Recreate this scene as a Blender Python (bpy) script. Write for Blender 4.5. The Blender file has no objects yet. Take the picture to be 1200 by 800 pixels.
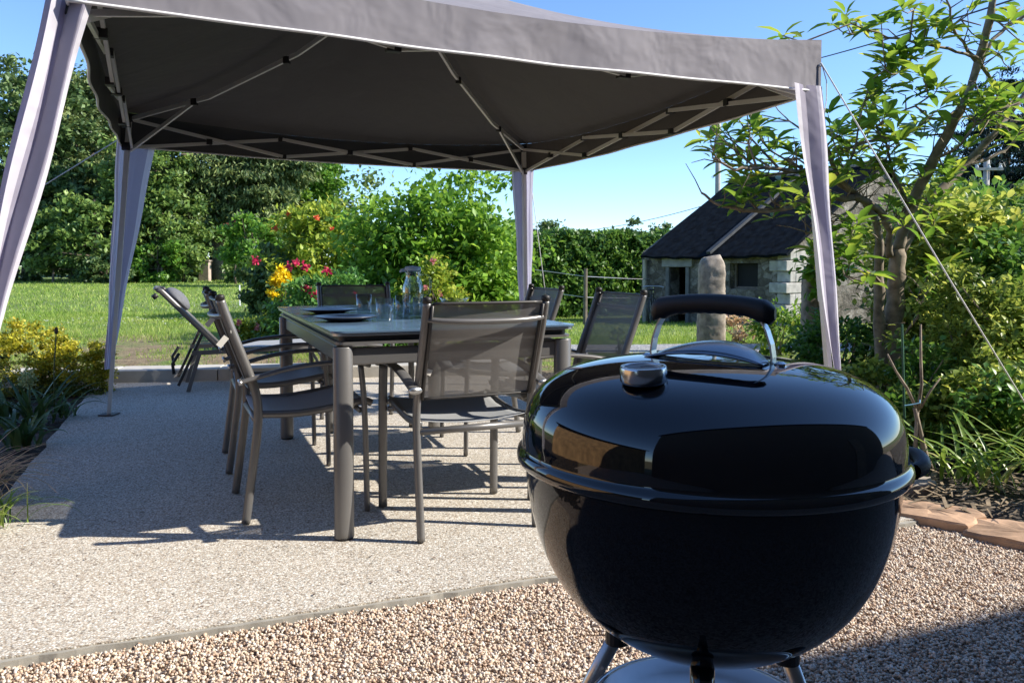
import bpy, math, random
import numpy as np
from mathutils import Vector, Matrix
R = math.radians
random.seed(7)
rng = np.random.default_rng(11)
S = bpy.context.scene
COL = S.collection

# ------------------------------------------------------------------ camera, world, sun
EYE = 0.979; FPX = 938.0; TH = 0.04; CYP = 311.7 + FPX * math.tan(TH)
cam = bpy.data.cameras.new('camera'); co = bpy.data.objects.new('camera', cam); COL.objects.link(co)
cam.sensor_width = 36; cam.lens = FPX / 1200 * 36; cam.sensor_fit = 'HORIZONTAL'
cam.shift_y = -(400 - CYP) / 1200
cam.clip_start = 0.05; cam.clip_end = 2000
co.location = (0, 0, EYE); co.rotation_euler = (R(90) - TH, 0, 0)
cam.dof.use_dof = False
S.camera = co

SUN_EL = R(36.5); SUN_AZ = R(-3.0)            # azimuth measured from +X towards +Y
W = bpy.data.worlds.new("World"); S.world = W; W.use_nodes = True
nt = W.node_tree; bg = nt.nodes['Background']
sky = nt.nodes.new('ShaderNodeTexSky'); sky.sky_type = 'NISHITA'; sky.sun_disc = False
sky.sun_elevation = SUN_EL; sky.sun_rotation = R(90) - SUN_AZ
sky.air_density = .8; sky.dust_density = 0.0; sky.ozone_density = 6.0; sky.altitude = 50
nt.links.new(sky.outputs[0], bg.inputs[0]); bg.inputs[1].default_value = 0.14
sl = bpy.data.lights.new('sun', 'SUN'); so = bpy.data.objects.new('sun', sl); COL.objects.link(so)
sl.energy = 4.6; sl.angle = R(0.53); sl.color = (1, .93, .82)
sd = Vector((math.cos(SUN_EL) * math.cos(SUN_AZ), math.cos(SUN_EL) * math.sin(SUN_AZ), math.sin(SUN_EL)))
so.rotation_euler = sd.to_track_quat('Z', 'Y').to_euler()
so.location = (20, 0, 20)
S.view_settings.view_transform = 'Standard'; S.view_settings.look = 'None'
S.view_settings.exposure = 0.95; S.view_settings.gamma = 1
S.cycles.max_bounces = 8; S.cycles.transparent_max_bounces = 12
S.cycles.use_denoising = True
S.cycles.caustics_reflective = False; S.cycles.caustics_refractive = False

def at(x, y, Y):
    """point on the sight line of a photograph pixel, at distance Y"""
    c, s = math.cos(TH), math.sin(TH)
    dx = (x - 600) / FPX; u = -(y - CYP) / FPX
    d = (dx, c + u * s, -s + u * c); t = Y / d[1]
    return Vector((d[0] * t, Y, EYE + d[2] * t))

# ------------------------------------------------------------------ ground height
def sst(a, b, x):
    t = np.clip((x - a) / (b - a), 0, 1); return t * t * (3 - 2 * t)
def gz(x, y):
    x = np.asarray(x, float); y = np.asarray(y, float)
    u = x / np.maximum(y, 1)
    left = 0.09 + np.clip(y - 7, 0, 60) * 0.0100
    right = -0.02 - np.clip(y - 8.5, 0, 17) * 0.042
    f = sst(-0.16, 0.06, u)
    far = left * (1 - f) + right * f
    near = np.full_like(x, -0.06)
    # kerb line: y = 6.85 + .2*(x+2.6)
    k = sst(0.0, 0.45, y - (6.98 + .2 * (x + 2.6)))
    kr = sst(0.0, 0.5, (x - 0.1) * .927 + (y - 7.0) * .375)  # right of the patio edge
    m = np.maximum(k, kr * sst(3.0, 4.2, y))
    return near * (1 - m) + far * m
def gh(x, y): return float(gz(x, y))

# ------------------------------------------------------------------ materials
def new_mat(name):
    m = bpy.data.materials.new(name); m.use_nodes = True
    return m, m.node_tree, m.node_tree.nodes['Principled BSDF']
def N(nt, t, **k):
    n = nt.nodes.new(t)
    for a, b in k.items(): setattr(n, a, b)
    return n
def ramp(nt, stops, interp='LINEAR'):
    r = N(nt, 'ShaderNodeValToRGB'); cr = r.color_ramp; cr.interpolation = interp
    while len(cr.elements) > 1: cr.elements.remove(cr.elements[-1])
    for i, (p, c) in enumerate(stops):
        e = cr.elements[0] if i == 0 else cr.elements.new(p)
        e.position = p; e.color = (*c, 1)
    return r
def noise(nt, scale, detail=4, coord='Object', rough=.55, vec=None):
    n = N(nt, 'ShaderNodeTexNoise'); n.inputs['Scale'].default_value = scale
    n.inputs['Detail'].default_value = detail; n.inputs['Roughness'].default_value = rough
    if vec is None:
        tc = N(nt, 'ShaderNodeTexCoord'); nt.links.new(tc.outputs[coord], n.inputs['Vector'])
    else: nt.links.new(vec, n.inputs['Vector'])
    return n
def bump(nt, b, src, strength, dist):
    bp = N(nt, 'ShaderNodeBump'); bp.inputs['Strength'].default_value = strength; bp.inputs['Distance'].default_value = dist
    nt.links.new(src, bp.inputs['Height']); nt.links.new(bp.outputs[0], b.inputs['Normal']); return bp

def simple(name, col, rough=.5, metal=0, var=.12, vscale=6, bmp=0, bscale=60, coat=0):
    m, nt, b = new_mat(name)
    n = noise(nt, vscale)
    r = ramp(nt, [(.3, tuple(c * (1 - var) for c in col)), (.7, tuple(min(1, c * (1 + var)) for c in col))])
    nt.links.new(n.outputs[0], r.inputs[0]); nt.links.new(r.outputs[0], b.inputs['Base Color'])
    b.inputs['Roughness'].default_value = rough; b.inputs['Metallic'].default_value = metal
    if coat: b.inputs['Coat Weight'].default_value = coat; b.inputs['Coat Roughness'].default_value = .03
    if bmp:
        n2 = noise(nt, bscale, 3); bump(nt, b, n2.outputs[0], bmp, .002)
    return m

GAIN = {'petal_yellow': 1.1, 'petal_pink': 1, 'petal_pale_green': 1, 'petal_red': 1.1, 'petal_orange': 1.1, 'needle_blue_green': 1.25, 'leaf_straw': 2.0, 'leaf_gold': 1.3, 'leaf_hedge': 2.1, 'leaf_shrub': 2.1, 'leaf_shrub_deep': 1.9, 'needle_olive': 2.7, 'grass_blades': 2.0, 'leaf_mid_green': 2.7, 'leaf_dark_green': 2.8, 'leaf_bright_green': 2.0, 'leaf_light_green': 1.7, 'leaf_olive_green': 1.8, 'leaf_magnolia': 2.0, 'leaf_fresh_green': 1.8, 'leaf_yellow_green': 2.0}
def leafmat(name, cols, trans=.35, rough=.45, big=.0):
    """leaf colour picked per leaf from a ramp, part of the light passing through"""
    m, nt, b = new_mat(name)
    g = N(nt, 'ShaderNodeNewGeometry')
    k = len(cols); gain = GAIN.get(name, 1.5); cols = [tuple(min(.85, v * gain) for v in c) for c in cols]
    r = ramp(nt, [(i / max(1, k - 1), c) for i, c in enumerate(cols)])
    n = noise(nt, .9 if not big else big, 2)
    mx = N(nt, 'ShaderNodeMath', operation='MULTIPLY_ADD'); mx.inputs[1].default_value = .75
    nm = N(nt, 'ShaderNodeMath', operation='MULTIPLY_ADD'); nm.inputs[1].default_value = .9; nm.inputs[2].default_value = -.32
    nt.links.new(n.outputs[0], nm.inputs[0])
    nt.links.new(g.outputs['Random Per Island'], mx.inputs[0]); nt.links.new(nm.outputs[0], mx.inputs[2])
    nt.links.new(mx.outputs[0], r.inputs[0]); nt.links.new(r.outputs[0], b.inputs['Base Color'])
    b.inputs['Roughness'].default_value = rough
    b.inputs['Specular IOR Level'].default_value = .4
    t = N(nt, 'ShaderNodeBsdfTranslucent')
    h = N(nt, 'ShaderNodeHueSaturation'); h.inputs['Value'].default_value = 1.5; h.inputs['Hue'].default_value = .485
    nt.links.new(r.outputs[0], h.inputs['Color']); nt.links.new(h.outputs[0], t.inputs['Color'])
    ms = N(nt, 'ShaderNodeMixShader'); ms.inputs[0].default_value = trans
    out = nt.nodes['Material Output']
    nt.links.new(b.outputs[0], ms.inputs[1]); nt.links.new(t.outputs[0], ms.inputs[2]); nt.links.new(ms.outputs[0], out.inputs[0])
    return m

def lin(r, g, b): return tuple(((v / 255) ** 2.2) for v in (r, g, b))

M = {}
M['frame'] = simple('taupe_metal', (.175, .170, .166), .36, .4, .06, 3)
M['frame_dark'] = simple('dark_metal', (.055, .052, .05), .4, .3, .08, 3)
M['silver'] = simple('silver_metal', (.62, .62, .6), .28, .9, .04, 8)
M['plastic'] = simple('black_plastic', (.018, .017, .017), .5, 0, .15, 20)
M['grip'] = simple('black_grip', (.006, .006, .0065), .5, 0, .15, 30, .15, 400)
M['white_steel'] = simple('pale_painted_steel', (.68, .67, .63), .4, .1, .06, 5)
M['rope'] = simple('white_rope', (.7, .7, .68), .8, 0, .1, 300)
M['tag'] = simple('paper_tag', (.62, .6, .55), .7, 0, .04, 20)
M['pillow'] = simple('grey_pillow_cloth', (.13, .135, .15), .9, 0, .15, 60, .4, 300)
M['cable'] = simple('dark_cable', (.03, .03, .035), .6, 0, .05, 5)
M['post_wood'] = simple('weathered_post_wood', (.16, .13, .10), .85, 0, .3, 9, .5, 40)
M['concrete_pole'] = simple('concrete_pole', (.36, .34, .31), .8, 0, .12, 3, .3, 30)

def enamel():
    m, nt, b = new_mat('black_enamel')
    b.inputs['Base Color'].default_value = (.0022, .0038, .0075, 1)
    b.inputs['Roughness'].default_value = .045; b.inputs['IOR'].default_value = 1.7
    n = noise(nt, 6, 2); bump(nt, b, n.outputs[0], .04, .002)
    # faint smears and dust
    n2 = noise(nt, 5, 5); r = ramp(nt, [(.45, (.03,) * 3), (.8, (.07,) * 3)]); nt.links.new(n2.outputs[0], r.inputs[0])
    nt.links.new(r.outputs[0], b.inputs['Roughness'])
    return m
M['enamel'] = enamel()

M['enamel_bowl'] = M['enamel'].copy(); M['enamel_bowl'].node_tree.nodes['Principled BSDF'].inputs['Specular IOR Level'].default_value = .2

def cloth(name, col, trans, tcol, var=.06):
    m, nt, b = new_mat(name)
    n = noise(nt, 2.2, 4); r = ramp(nt, [(.3, tuple(c * (1 - var) for c in col)), (.7, tuple(c * (1 + var) for c in col))])
    nt.links.new(n.outputs[0], r.inputs[0]); nt.links.new(r.outputs[0], b.inputs['Base Color'])
    b.inputs['Roughness'].default_value = .75; b.inputs['Specular IOR Level'].default_value = .25
    n2 = noise(nt, 4, 3, rough=.5)
    n2.inputs['Distortion'].default_value = .3
    bump(nt, b, n2.outputs[0], .55, .045)
    t = N(nt, 'ShaderNodeBsdfTranslucent'); t.inputs[0].default_value = (*tcol, 1)
    ms = N(nt, 'ShaderNodeMixShader'); ms.inputs[0].default_value = trans
    nt.links.new(b.outputs[0], ms.inputs[1]); nt.links.new(t.outputs[0], ms.inputs[2])
    nt.links.new(ms.outputs[0], nt.nodes['Material Output'].inputs[0])
    return m
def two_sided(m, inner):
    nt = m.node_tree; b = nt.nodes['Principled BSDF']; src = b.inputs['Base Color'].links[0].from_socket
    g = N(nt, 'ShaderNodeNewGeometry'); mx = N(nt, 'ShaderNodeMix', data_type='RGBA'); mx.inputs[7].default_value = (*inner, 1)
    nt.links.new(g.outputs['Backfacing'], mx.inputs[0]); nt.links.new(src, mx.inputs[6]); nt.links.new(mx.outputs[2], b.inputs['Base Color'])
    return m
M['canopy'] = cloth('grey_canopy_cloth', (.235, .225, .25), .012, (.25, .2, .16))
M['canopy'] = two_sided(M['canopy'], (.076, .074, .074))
M['curtain'] = cloth('pale_curtain_cloth', (.82, .80, .88), .40, (.75, .72, .85))
M['curtain_grey'] = cloth('lilac_grey_curtain_stripe', (.44, .42, .52), .40, (.45, .42, .58))
M['piping'] = simple('white_piping', (.8, .8, .8), .6, 0, .03, 4)

def sling(name, col, transp):
    m, nt, b = new_mat(name)
    b.inputs['Base Color'].default_value = (*col, 1); b.inputs['Roughness'].default_value = .55
    tc = N(nt, 'ShaderNodeTexCoord')
    w = N(nt, 'ShaderNodeTexWave'); w.bands_direction = 'X'; w.inputs['Scale'].default_value = 90
    w2 = N(nt, 'ShaderNodeTexWave'); w2.bands_direction = 'Z'; w2.inputs['Scale'].default_value = 90
    nt.links.new(tc.outputs['Object'], w.inputs[0]); nt.links.new(tc.outputs['Object'], w2.inputs[0])
    ad = N(nt, 'ShaderNodeMath', operation='MULTIPLY'); nt.links.new(w.outputs[1], ad.inputs[0]); nt.links.new(w2.outputs[1], ad.inputs[1])
    bump(nt, b, ad.outputs[0], .2, .001)
    t = N(nt, 'ShaderNodeBsdfTransparent'); ms = N(nt, 'ShaderNodeMixShader')
    ms.inputs[0].default_value = transp
    nt.links.new(b.outputs[0], ms.inputs[1]); nt.links.new(t.outputs[0], ms.inputs[2])
    nt.links.new(ms.outputs[0], nt.nodes['Material Output'].inputs[0])
    return m
M['sling'] = sling('taupe_mesh_sling', (.18, .172, .165), .14)
M['sling_lit'] = sling('sunlit_mesh_seat', (.31, .32, .33), .04)  # seat mesh coloured lighter than the back mesh for the sun on it

def glassmat(name, tint=(1, 1, 1)):
    m, nt, b = new_mat(name)
    b.inputs['Base Color'].default_value = (*tint, 1); b.inputs['Roughness'].default_value = .0
    b.inputs['Transmission Weight'].default_value = 1; b.inputs['IOR'].default_value = 1.45
    # thin clear glass: let most light straight through so that its shadow stays light
    t = N(nt, 'ShaderNodeBsdfTransparent'); t.inputs[0].default_value = (.93, .96, .97, 1)
    g = N(nt, 'ShaderNodeBsdfGlossy'); g.inputs['Roughness'].default_value = .02
    lw = N(nt, 'ShaderNodeLayerWeight'); lw.inputs[0].default_value = .18
    fr = N(nt, 'ShaderNodeMath', operation='MULTIPLY_ADD'); fr.inputs[1].default_value = .75; fr.inputs[2].default_value = .06; nt.links.new(lw.outputs['Facing'], fr.inputs[0])
    ms = N(nt, 'ShaderNodeMixShader')
    nt.links.new(fr.outputs[0], ms.inputs[0]); nt.links.new(t.outputs[0], ms.inputs[1]); nt.links.new(g.outputs[0], ms.inputs[2])
    nt.links.new(ms.outputs[0], nt.nodes['Material Output'].inputs[0])
    return m
M['glass'] = glassmat('clear_glass')
def tglass():
    m, nt, b = new_mat('skylit_table_glass')
    b.inputs['Base Color'].default_value = (.085, .14, .215, 1); b.inputs['Roughness'].default_value = .09; b.inputs['IOR'].default_value = 1.6  # blue of the sky light on the top put into the base colour
    n = noise(nt, 7, 4); r = ramp(nt, [(.35, (.16,) * 3), (.7, (.26,) * 3)]); nt.links.new(n.outputs[0], r.inputs[0]); nt.links.new(r.outputs[0], b.inputs['Roughness'])
    return m
M['table_glass'] = tglass()
M['glass_edge'] = simple('pale_green_glass_edge', (.22, .30, .25), .15, 0, .1, 10)
M['plate'] = simple('slate_grey_plate', (.10, .10, .115), .3, 0, .1, 8, 0, 50, .2)
M['steel'] = simple('brushed_steel', (.55, .56, .58), .22, 1.0, .05, 30)
M['alu'] = simple('aluminium', (.52, .52, .52), .34, .9, .08, 15)
M['dial'] = simple('pale_dial', (.6, .6, .6), .3, 0, .05, 30)

def patio_mat():
    m, nt, b = new_mat('exposed_aggregate_concrete')
    tc = N(nt, 'ShaderNodeTexCoord')
    v = N(nt, 'ShaderNodeTexVoronoi'); v.inputs['Scale'].default_value = 165; nt.links.new(tc.outputs['Object'], v.inputs[0])
    sp = N(nt, 'ShaderNodeSeparateColor'); nt.links.new(v.outputs['Color'], sp.inputs[0])
    r = ramp(nt, [(0, (.14, .12, .10)), (.07, (.32, .28, .24)), (.25, (.44, .38, .31)), (.5, (.52, .48, .42)), (.72, (.42, .41, .38)), (.85, (.62, .58, .52)), (1, (.74, .72, .68))])
    nt.links.new(sp.outputs[0], r.inputs[0])
    gap = N(nt, 'ShaderNodeMath', operation='MULTIPLY'); gap.inputs[1].default_value = 1.0
    nt.links.new(v.outputs['Distance'], gap.inputs[0])
    r2 = ramp(nt, [(.38, (1, 1, 1)), (.75, (.62, .58, .53))]); nt.links.new(gap.outputs[0], r2.inputs[0])
    mx = N(nt, 'ShaderNodeMix', data_type='RGBA', blend_type='MULTIPLY'); mx.inputs[0].default_value = 1
    nt.links.new(r.outputs[0], mx.inputs[6]); nt.links.new(r2.outputs[0], mx.inputs[7])
    n = noise(nt, 1.1, 5); r3 = ramp(nt, [(.3, (1.02, 1.03, 1.02)), (.7, (1.20, 1.20, 1.18))]); nt.links.new(n.outputs[0], r3.inputs[0])
    mx2 = N(nt, 'ShaderNodeMix', data_type='RGBA', blend_type='MULTIPLY'); mx2.inputs[0].default_value = 1
    nt.links.new(mx.outputs[2], mx2.inputs[6]); nt.links.new(r3.outputs[0], mx2.inputs[7])
    nt.links.new(mx2.outputs[2], b.inputs['Base Color']); b.inputs['Roughness'].default_value = .8
    inv = N(nt, 'ShaderNodeMath', operation='SUBTRACT'); inv.inputs[0].default_value = 1; nt.links.new(v.outputs['Distance'], inv.inputs[1])
    bump(nt, b, inv.outputs[0], .55, .0028)
    return m
M['patio'] = patio_mat()
M['concrete'] = simple('plain_concrete', (.44, .42, .38), .85, 0, .16, 5, .5, 60)
M['patio_edge'] = simple('concrete_edging', (.29, .275, .24), .9, 0, .2, 14, .5, 80)

def pebble_mat():
    m, nt, b = new_mat('pink_beige_pebbles')
    g = N(nt, 'ShaderNodeNewGeometry')
    r = ramp(nt, [(0, (.16, .10, .065)), (.1, (.38, .26, .18)), (.3, (.56, .43, .31)), (.5, (.66, .54, .42)), (.68, (.54, .48, .41)), (.82, (.76, .68, .58)), (.93, (.50, .33, .23)), (1, (.85, .81, .74))])
    nt.links.new(g.outputs['Random Per Island'], r.inputs[0]); nt.links.new(r.outputs[0], b.inputs['Base Color'])
    b.inputs['Roughness'].default_value = .62
    return m
M['pebble'] = pebble_mat()
def gravel_base(name, stops, scale, bd):
    m, nt, b = new_mat(name)
    tc = N(nt, 'ShaderNodeTexCoord')
    v = N(nt, 'ShaderNodeTexVoronoi'); v.inputs['Scale'].default_value = scale; nt.links.new(tc.outputs['Object'], v.inputs[0])
    sp = N(nt, 'ShaderNodeSeparateColor'); nt.links.new(v.outputs['Color'], sp.inputs[0])
    r = ramp(nt, stops); nt.links.new(sp.outputs[0], r.inputs[0])
    nt.links.new(r.outputs[0], b.inputs['Base Color']); b.inputs['Roughness'].default_value = .85
    inv = N(nt, 'ShaderNodeMath', operation='SUBTRACT'); inv.inputs[0].default_value = 1; nt.links.new(v.outputs['Distance'], inv.inputs[1])
    bump(nt, b, inv.outputs[0], .8, bd)
    return m
M['gravel'] = gravel_base('pebble_bed', [(0, (.16, .11, .08)), (.3, (.32, .24, .18)), (.7, (.45, .36, .29)), (1, (.56, .48, .4))], 85, .008)
M['lane'] = gravel_base('grey_lane_gravel', [(0, (.12, .12, .125)), (.4, (.25, .25, .25)), (.8, (.36, .36, .36)), (1, (.48, .48, .47))], 28, .02)
M['soil'] = gravel_base('dark_soil', [(0, (.012, .009, .006)), (.5, (.035, .025, .017)), (.85, (.06, .045, .03)), (1, (.13, .10, .07))], 45, .02)

def lawn_mat():
    m, nt, b = new_mat('lawn_ground')
    n1 = noise(nt, .35, 5); n2 = noise(nt, 9, 4); n3 = noise(nt, 1.5, 5, rough=.65)
    r1 = ramp(nt, [(.3, (.10, .165, .03)), (.5, (.15, .22, .045)), (.7, (.20, .26, .06))])
    mxf = N(nt, 'ShaderNodeMath', operation='MULTIPLY_ADD'); mxf.inputs[1].default_value = .5
    hf = N(nt, 'ShaderNodeMath', operation='MULTIPLY'); hf.inputs[1].default_value = .5; nt.links.new(n2.outputs[0], hf.inputs[0])
    nt.links.new(n1.outputs[0], mxf.inputs[0]); nt.links.new(hf.outputs[0], mxf.inputs[2])
    nt.links.new(mxf.outputs[0], r1.inputs[0])
    # worn earthy band near the patio: object y between 6.5 and 11
    tc = N(nt, 'ShaderNodeTexCoord'); sx = N(nt, 'ShaderNodeSeparateXYZ'); nt.links.new(tc.outputs['Object'], sx.inputs[0])
    band = N(nt, 'ShaderNodeMapRange'); band.inputs[1].default_value = 13.0; band.inputs[2].default_value = 8.0
    nt.links.new(sx.outputs[1], band.inputs[0])
    ml = N(nt, 'ShaderNodeMath', operation='MULTIPLY_ADD'); ml.inputs[1].default_value = 1.3
    nt.links.new(n3.outputs[0], ml.inputs[0])
    sc = N(nt, 'ShaderNodeMath', operation='MULTIPLY_ADD'); sc.inputs[1].default_value = .42; sc.inputs[2].default_value = -.62
    nt.links.new(band.outputs[0], sc.inputs[0]); nt.links.new(sc.outputs[0], ml.inputs[2])
    r2 = ramp(nt, [(.30, (0, 0, 0)), (.46, (1, 1, 1))]); nt.links.new(ml.outputs[0], r2.inputs[0])
    earth = ramp(nt, [(.3, (.17, .12, .07)), (.7, (.34, .27, .16))]); nt.links.new(n2.outputs[0], earth.inputs[0])
    mx = N(nt, 'ShaderNodeMix', data_type='RGBA'); nt.links.new(r2.outputs[0], mx.inputs[0])
    nt.links.new(r1.outputs[0], mx.inputs[6]); nt.links.new(earth.outputs[0], mx.inputs[7])
    nt.links.new(mx.outputs[2], b.inputs['Base Color']); b.inputs['Roughness'].default_value = .9
    n4 = noise(nt, 22, 6, rough=.7); bump(nt, b, n4.outputs[0], 1, .06)
    return m
M['lawn'] = lawn_mat()

def stonewall(name, scale, dark=1., blocks=False):
    m, nt, b = new_mat(name)
    tc = N(nt, 'ShaderNodeTexCoord'); mp = N(nt, 'ShaderNodeMapping'); mp.inputs['Scale'].default_value = (1, 1, 1.7)
    nz = noise(nt, 2.5, 3); mxv = N(nt, 'ShaderNodeMix', data_type='RGBA'); mxv.inputs[0].default_value = .12
    nt.links.new(tc.outputs['Object'], mp.inputs[0]); nt.links.new(mp.outputs[0], mxv.inputs[6]); nt.links.new(nz.outputs[1], mxv.inputs[7])
    v = N(nt, 'ShaderNodeTexVoronoi'); v.feature = 'F1'; v.inputs['Scale'].default_value = scale; nt.links.new(mxv.outputs[2], v.inputs[0])
    ve = N(nt, 'ShaderNodeTexVoronoi'); ve.feature = 'DISTANCE_TO_EDGE'; ve.inputs['Scale'].default_value = scale; nt.links.new(mxv.outputs[2], ve.inputs[0])
    sp = N(nt, 'ShaderNodeSeparateColor'); nt.links.new(v.outputs['Color'], sp.inputs[0])
    r = ramp(nt, [(0, (.16 * dark, .14 * dark, .115 * dark)), (.35, (.27 * dark, .245 * dark, .21 * dark)), (.7, (.36 * dark, .33 * dark, .29 * dark)), (1, (.45 * dark, .42 * dark, .38 * dark))])
    nt.links.new(sp.outputs[0], r.inputs[0])
    e = ramp(nt, [(.0, (.62, .60, .56)), (.09, (1, 1, 1))]); nt.links.new(ve.outputs['Distance'], e.inputs[0])
    mx = N(nt, 'ShaderNodeMix', data_type='RGBA', blend_type='MULTIPLY'); mx.inputs[0].default_value = 1
    nt.links.new(r.outputs[0], mx.inputs[6]); nt.links.new(e.outputs[0], mx.inputs[7])
    n2 = noise(nt, 1.4, 7, rough=.75); r2 = ramp(nt, [(.36, (.22, .20, .17)), (.5, (.62, .6, .56)), (.64, (1.15, 1.15, 1.12))]); nt.links.new(n2.outputs[0], r2.inputs[0])
    mx2 = N(nt, 'ShaderNodeMix', data_type='RGBA', blend_type='MULTIPLY'); mx2.inputs[0].default_value = .9
    nt.links.new(mx.outputs[2], mx2.inputs[6]); nt.links.new(r2.outputs[0], mx2.inputs[7])
    nt.links.new(mx2.outputs[2], b.inputs['Base Color']); b.inputs['Roughness'].default_value = .9
    bump(nt, b, r2.outputs[0], .8, .06)
    return m
M['rubble'] = stonewall('rubble_stone_wall', 4.2, .8)
M['granite'] = simple('rough_granite', (.31, .265, .215), .9, 0, .42, 14, 1, 26)
M['rock'] = simple('ochre_rock', (.42, .27, .17), .85, 0, .45, 7, 1, 22)
M['slate'] = simple('dark_slate_roof', (.006, .009, .013), .9, 0, .6, 5, .8, 14)
M['slate'].node_tree.nodes['Principled BSDF'].inputs['Specular IOR Level'].default_value = .05
M['shade_black'] = simple('interior_shade', (.01, .01, .01), .9)  # black colour standing for the shade inside the hut
M['render'] = simple('house_render', (.10, .085, .07), .9, 0, .1, 2, .3, 60)
M['planks'] = simple('golden_planks', (.42, .25, .11), .7, 0, .35, 3, .3, 20)
M['bark'] = simple('grey_brown_bark', (.24, .195, .145), .9, 0, .5, 16, 1, 30)
M['bark_dark'] = simple('dark_bark', (.09, .07, .05), .9, 0, .4, 8, .9, 30)
M['stem'] = simple('green_stem', (.09, .12, .04), .7, 0, .3, 20)

# leaf colour families
M['lf_tree_mid'] = leafmat('leaf_mid_green', [(.014, .03, .009), (.04, .07, .017), (.075, .115, .028), (.115, .155, .04)], .3)
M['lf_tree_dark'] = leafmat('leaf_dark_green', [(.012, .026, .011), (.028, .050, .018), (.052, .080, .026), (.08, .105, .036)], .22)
M['lf_tree_bright'] = leafmat('leaf_bright_green', [(.02, .055, .01), (.045, .11, .014), (.08, .16, .02), (.12, .20, .03)], .35)
M['lf_cedar'] = leafmat('needle_olive', [(.012, .022, .010), (.03, .05, .016), (.065, .085, .026), (.10, .115, .04)], .15, .6)
M['lf_blue'] = leafmat('needle_blue_green', [(.006, .016, .014), (.012, .03, .024), (.022, .045, .034)], .08, .6)
M['lf_fig'] = leafmat('leaf_fresh_green', [(.03, .08, .010), (.07, .15, .016), (.11, .21, .022), (.17, .27, .04)], .4)
M['lf_rhodo'] = leafmat('leaf_yellow_green', [(.04, .08, .01), (.10, .15, .018), (.18, .22, .025), (.27, .27, .04)], .35)
M['lf_peony'] = leafmat('leaf_light_green', [(.03, .09, .018), (.06, .15, .03), (.10, .22, .04)], .35)
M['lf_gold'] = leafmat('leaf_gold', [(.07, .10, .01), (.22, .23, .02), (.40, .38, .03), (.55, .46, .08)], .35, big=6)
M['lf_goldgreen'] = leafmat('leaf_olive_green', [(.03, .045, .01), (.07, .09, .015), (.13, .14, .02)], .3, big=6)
M['lf_hedge'] = leafmat('leaf_hedge', [(.012, .035, .008), (.03, .07, .012), (.06, .12, .018), (.10, .17, .025)], .3)
M['lf_magnolia'] = leafmat('leaf_magnolia', [(.03, .075, .010), (.055, .12, .014), (.09, .155, .018), (.13, .19, .025), (.25, .25, .03)], .45, .3, 2.)
M['lf_shrub'] = leafmat('leaf_shrub', [(.022, .05, .010), (.06, .095, .016), (.12, .16, .028), (.21, .24, .05), (.32, .32, .07)], .4, .4, 1.6)
M['lf_shrub2'] = leafmat('leaf_shrub_deep', [(.015, .05, .010), (.035, .09, .014), (.07, .15, .022), (.12, .20, .03)], .35, .4)
M['lf_strap'] = leafmat('leaf_strap', [(.04, .10, .015), (.09, .16, .02), (.18, .25, .05), (.42, .36, .18)], .3, .35, 4)
M['lf_straw'] = leafmat('leaf_straw', [(.14, .13, .05), (.33, .25, .14), (.42, .28, .20)], .3, .5, 4)
M['lf_deep'] = leafmat('leaf_blue_green_strap', [(.02, .05, .014), (.045, .09, .025), (.08, .13, .045)], .2, .4, 4)
M['lf_red'] = leafmat('leaf_bronze', [(.09, .03, .02), (.18, .07, .05), (.22, .12, .05)], .3, .5)
M['petal_red'] = leafmat('petal_crimson', [(.20, .008, .025), (.36, .015, .05), (.45, .05, .10)], .3, .5)
M['petal_pink'] = leafmat('petal_pink', [(.5, .16, .16), (.7, .35, .33)], .3, .5)
M['petal_orange'] = leafmat('petal_coral', [(.45, .08, .03), (.55, .14, .05)], .3, .5)
M['petal_yellow'] = leafmat('petal_yellow', [(.60, .46, .008), (.80, .66, .02)], .3, .5)
M['petal_white'] = simple('petal_white', (.7, .7, .66), .6)
M['grass'] = leafmat('grass_blades', [(.05, .10, .014), (.09, .15, .02), (.15, .21, .035), (.26, .27, .09)], .35, .5, 1.2)

# ------------------------------------------------------------------ mesh helpers
def link(name, V, F, mat, parent=None, smooth=False):
    me = bpy.data.meshes.new(name); me.from_pydata([tuple(v) for v in V], [], F); me.update()
    if smooth:
        me.polygons.foreach_set('use_smooth', [True] * len(me.polygons))
    me.materials.append(mat)
    o = bpy.data.objects.new(name, me); COL.objects.link(o); o.parent = parent
    return o
def link_np(name, V, tris, mat, parent=None, smooth=False):
    V = np.asarray(V, np.float32).reshape(-1, 3); T = np.asarray(tris, np.int32).reshape(-1, 3)
    me = bpy.data.meshes.new(name)
    me.vertices.add(len(V)); me.vertices.foreach_set('co', V.ravel())
    me.loops.add(T.size); me.loops.foreach_set('vertex_index', T.ravel())
    me.polygons.add(len(T)); me.polygons.foreach_set('loop_start', np.arange(0, T.size, 3, dtype=np.int32))
    me.polygons.foreach_set('loop_total', np.full(len(T), 3, np.int32))
    if smooth: me.polygons.foreach_set('use_smooth', np.ones(len(T), bool))
    me.update(calc_edges=True); me.materials.append(mat)
    o = bpy.data.objects.new(name, me); COL.objects.link(o); o.parent = parent
    return o

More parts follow.
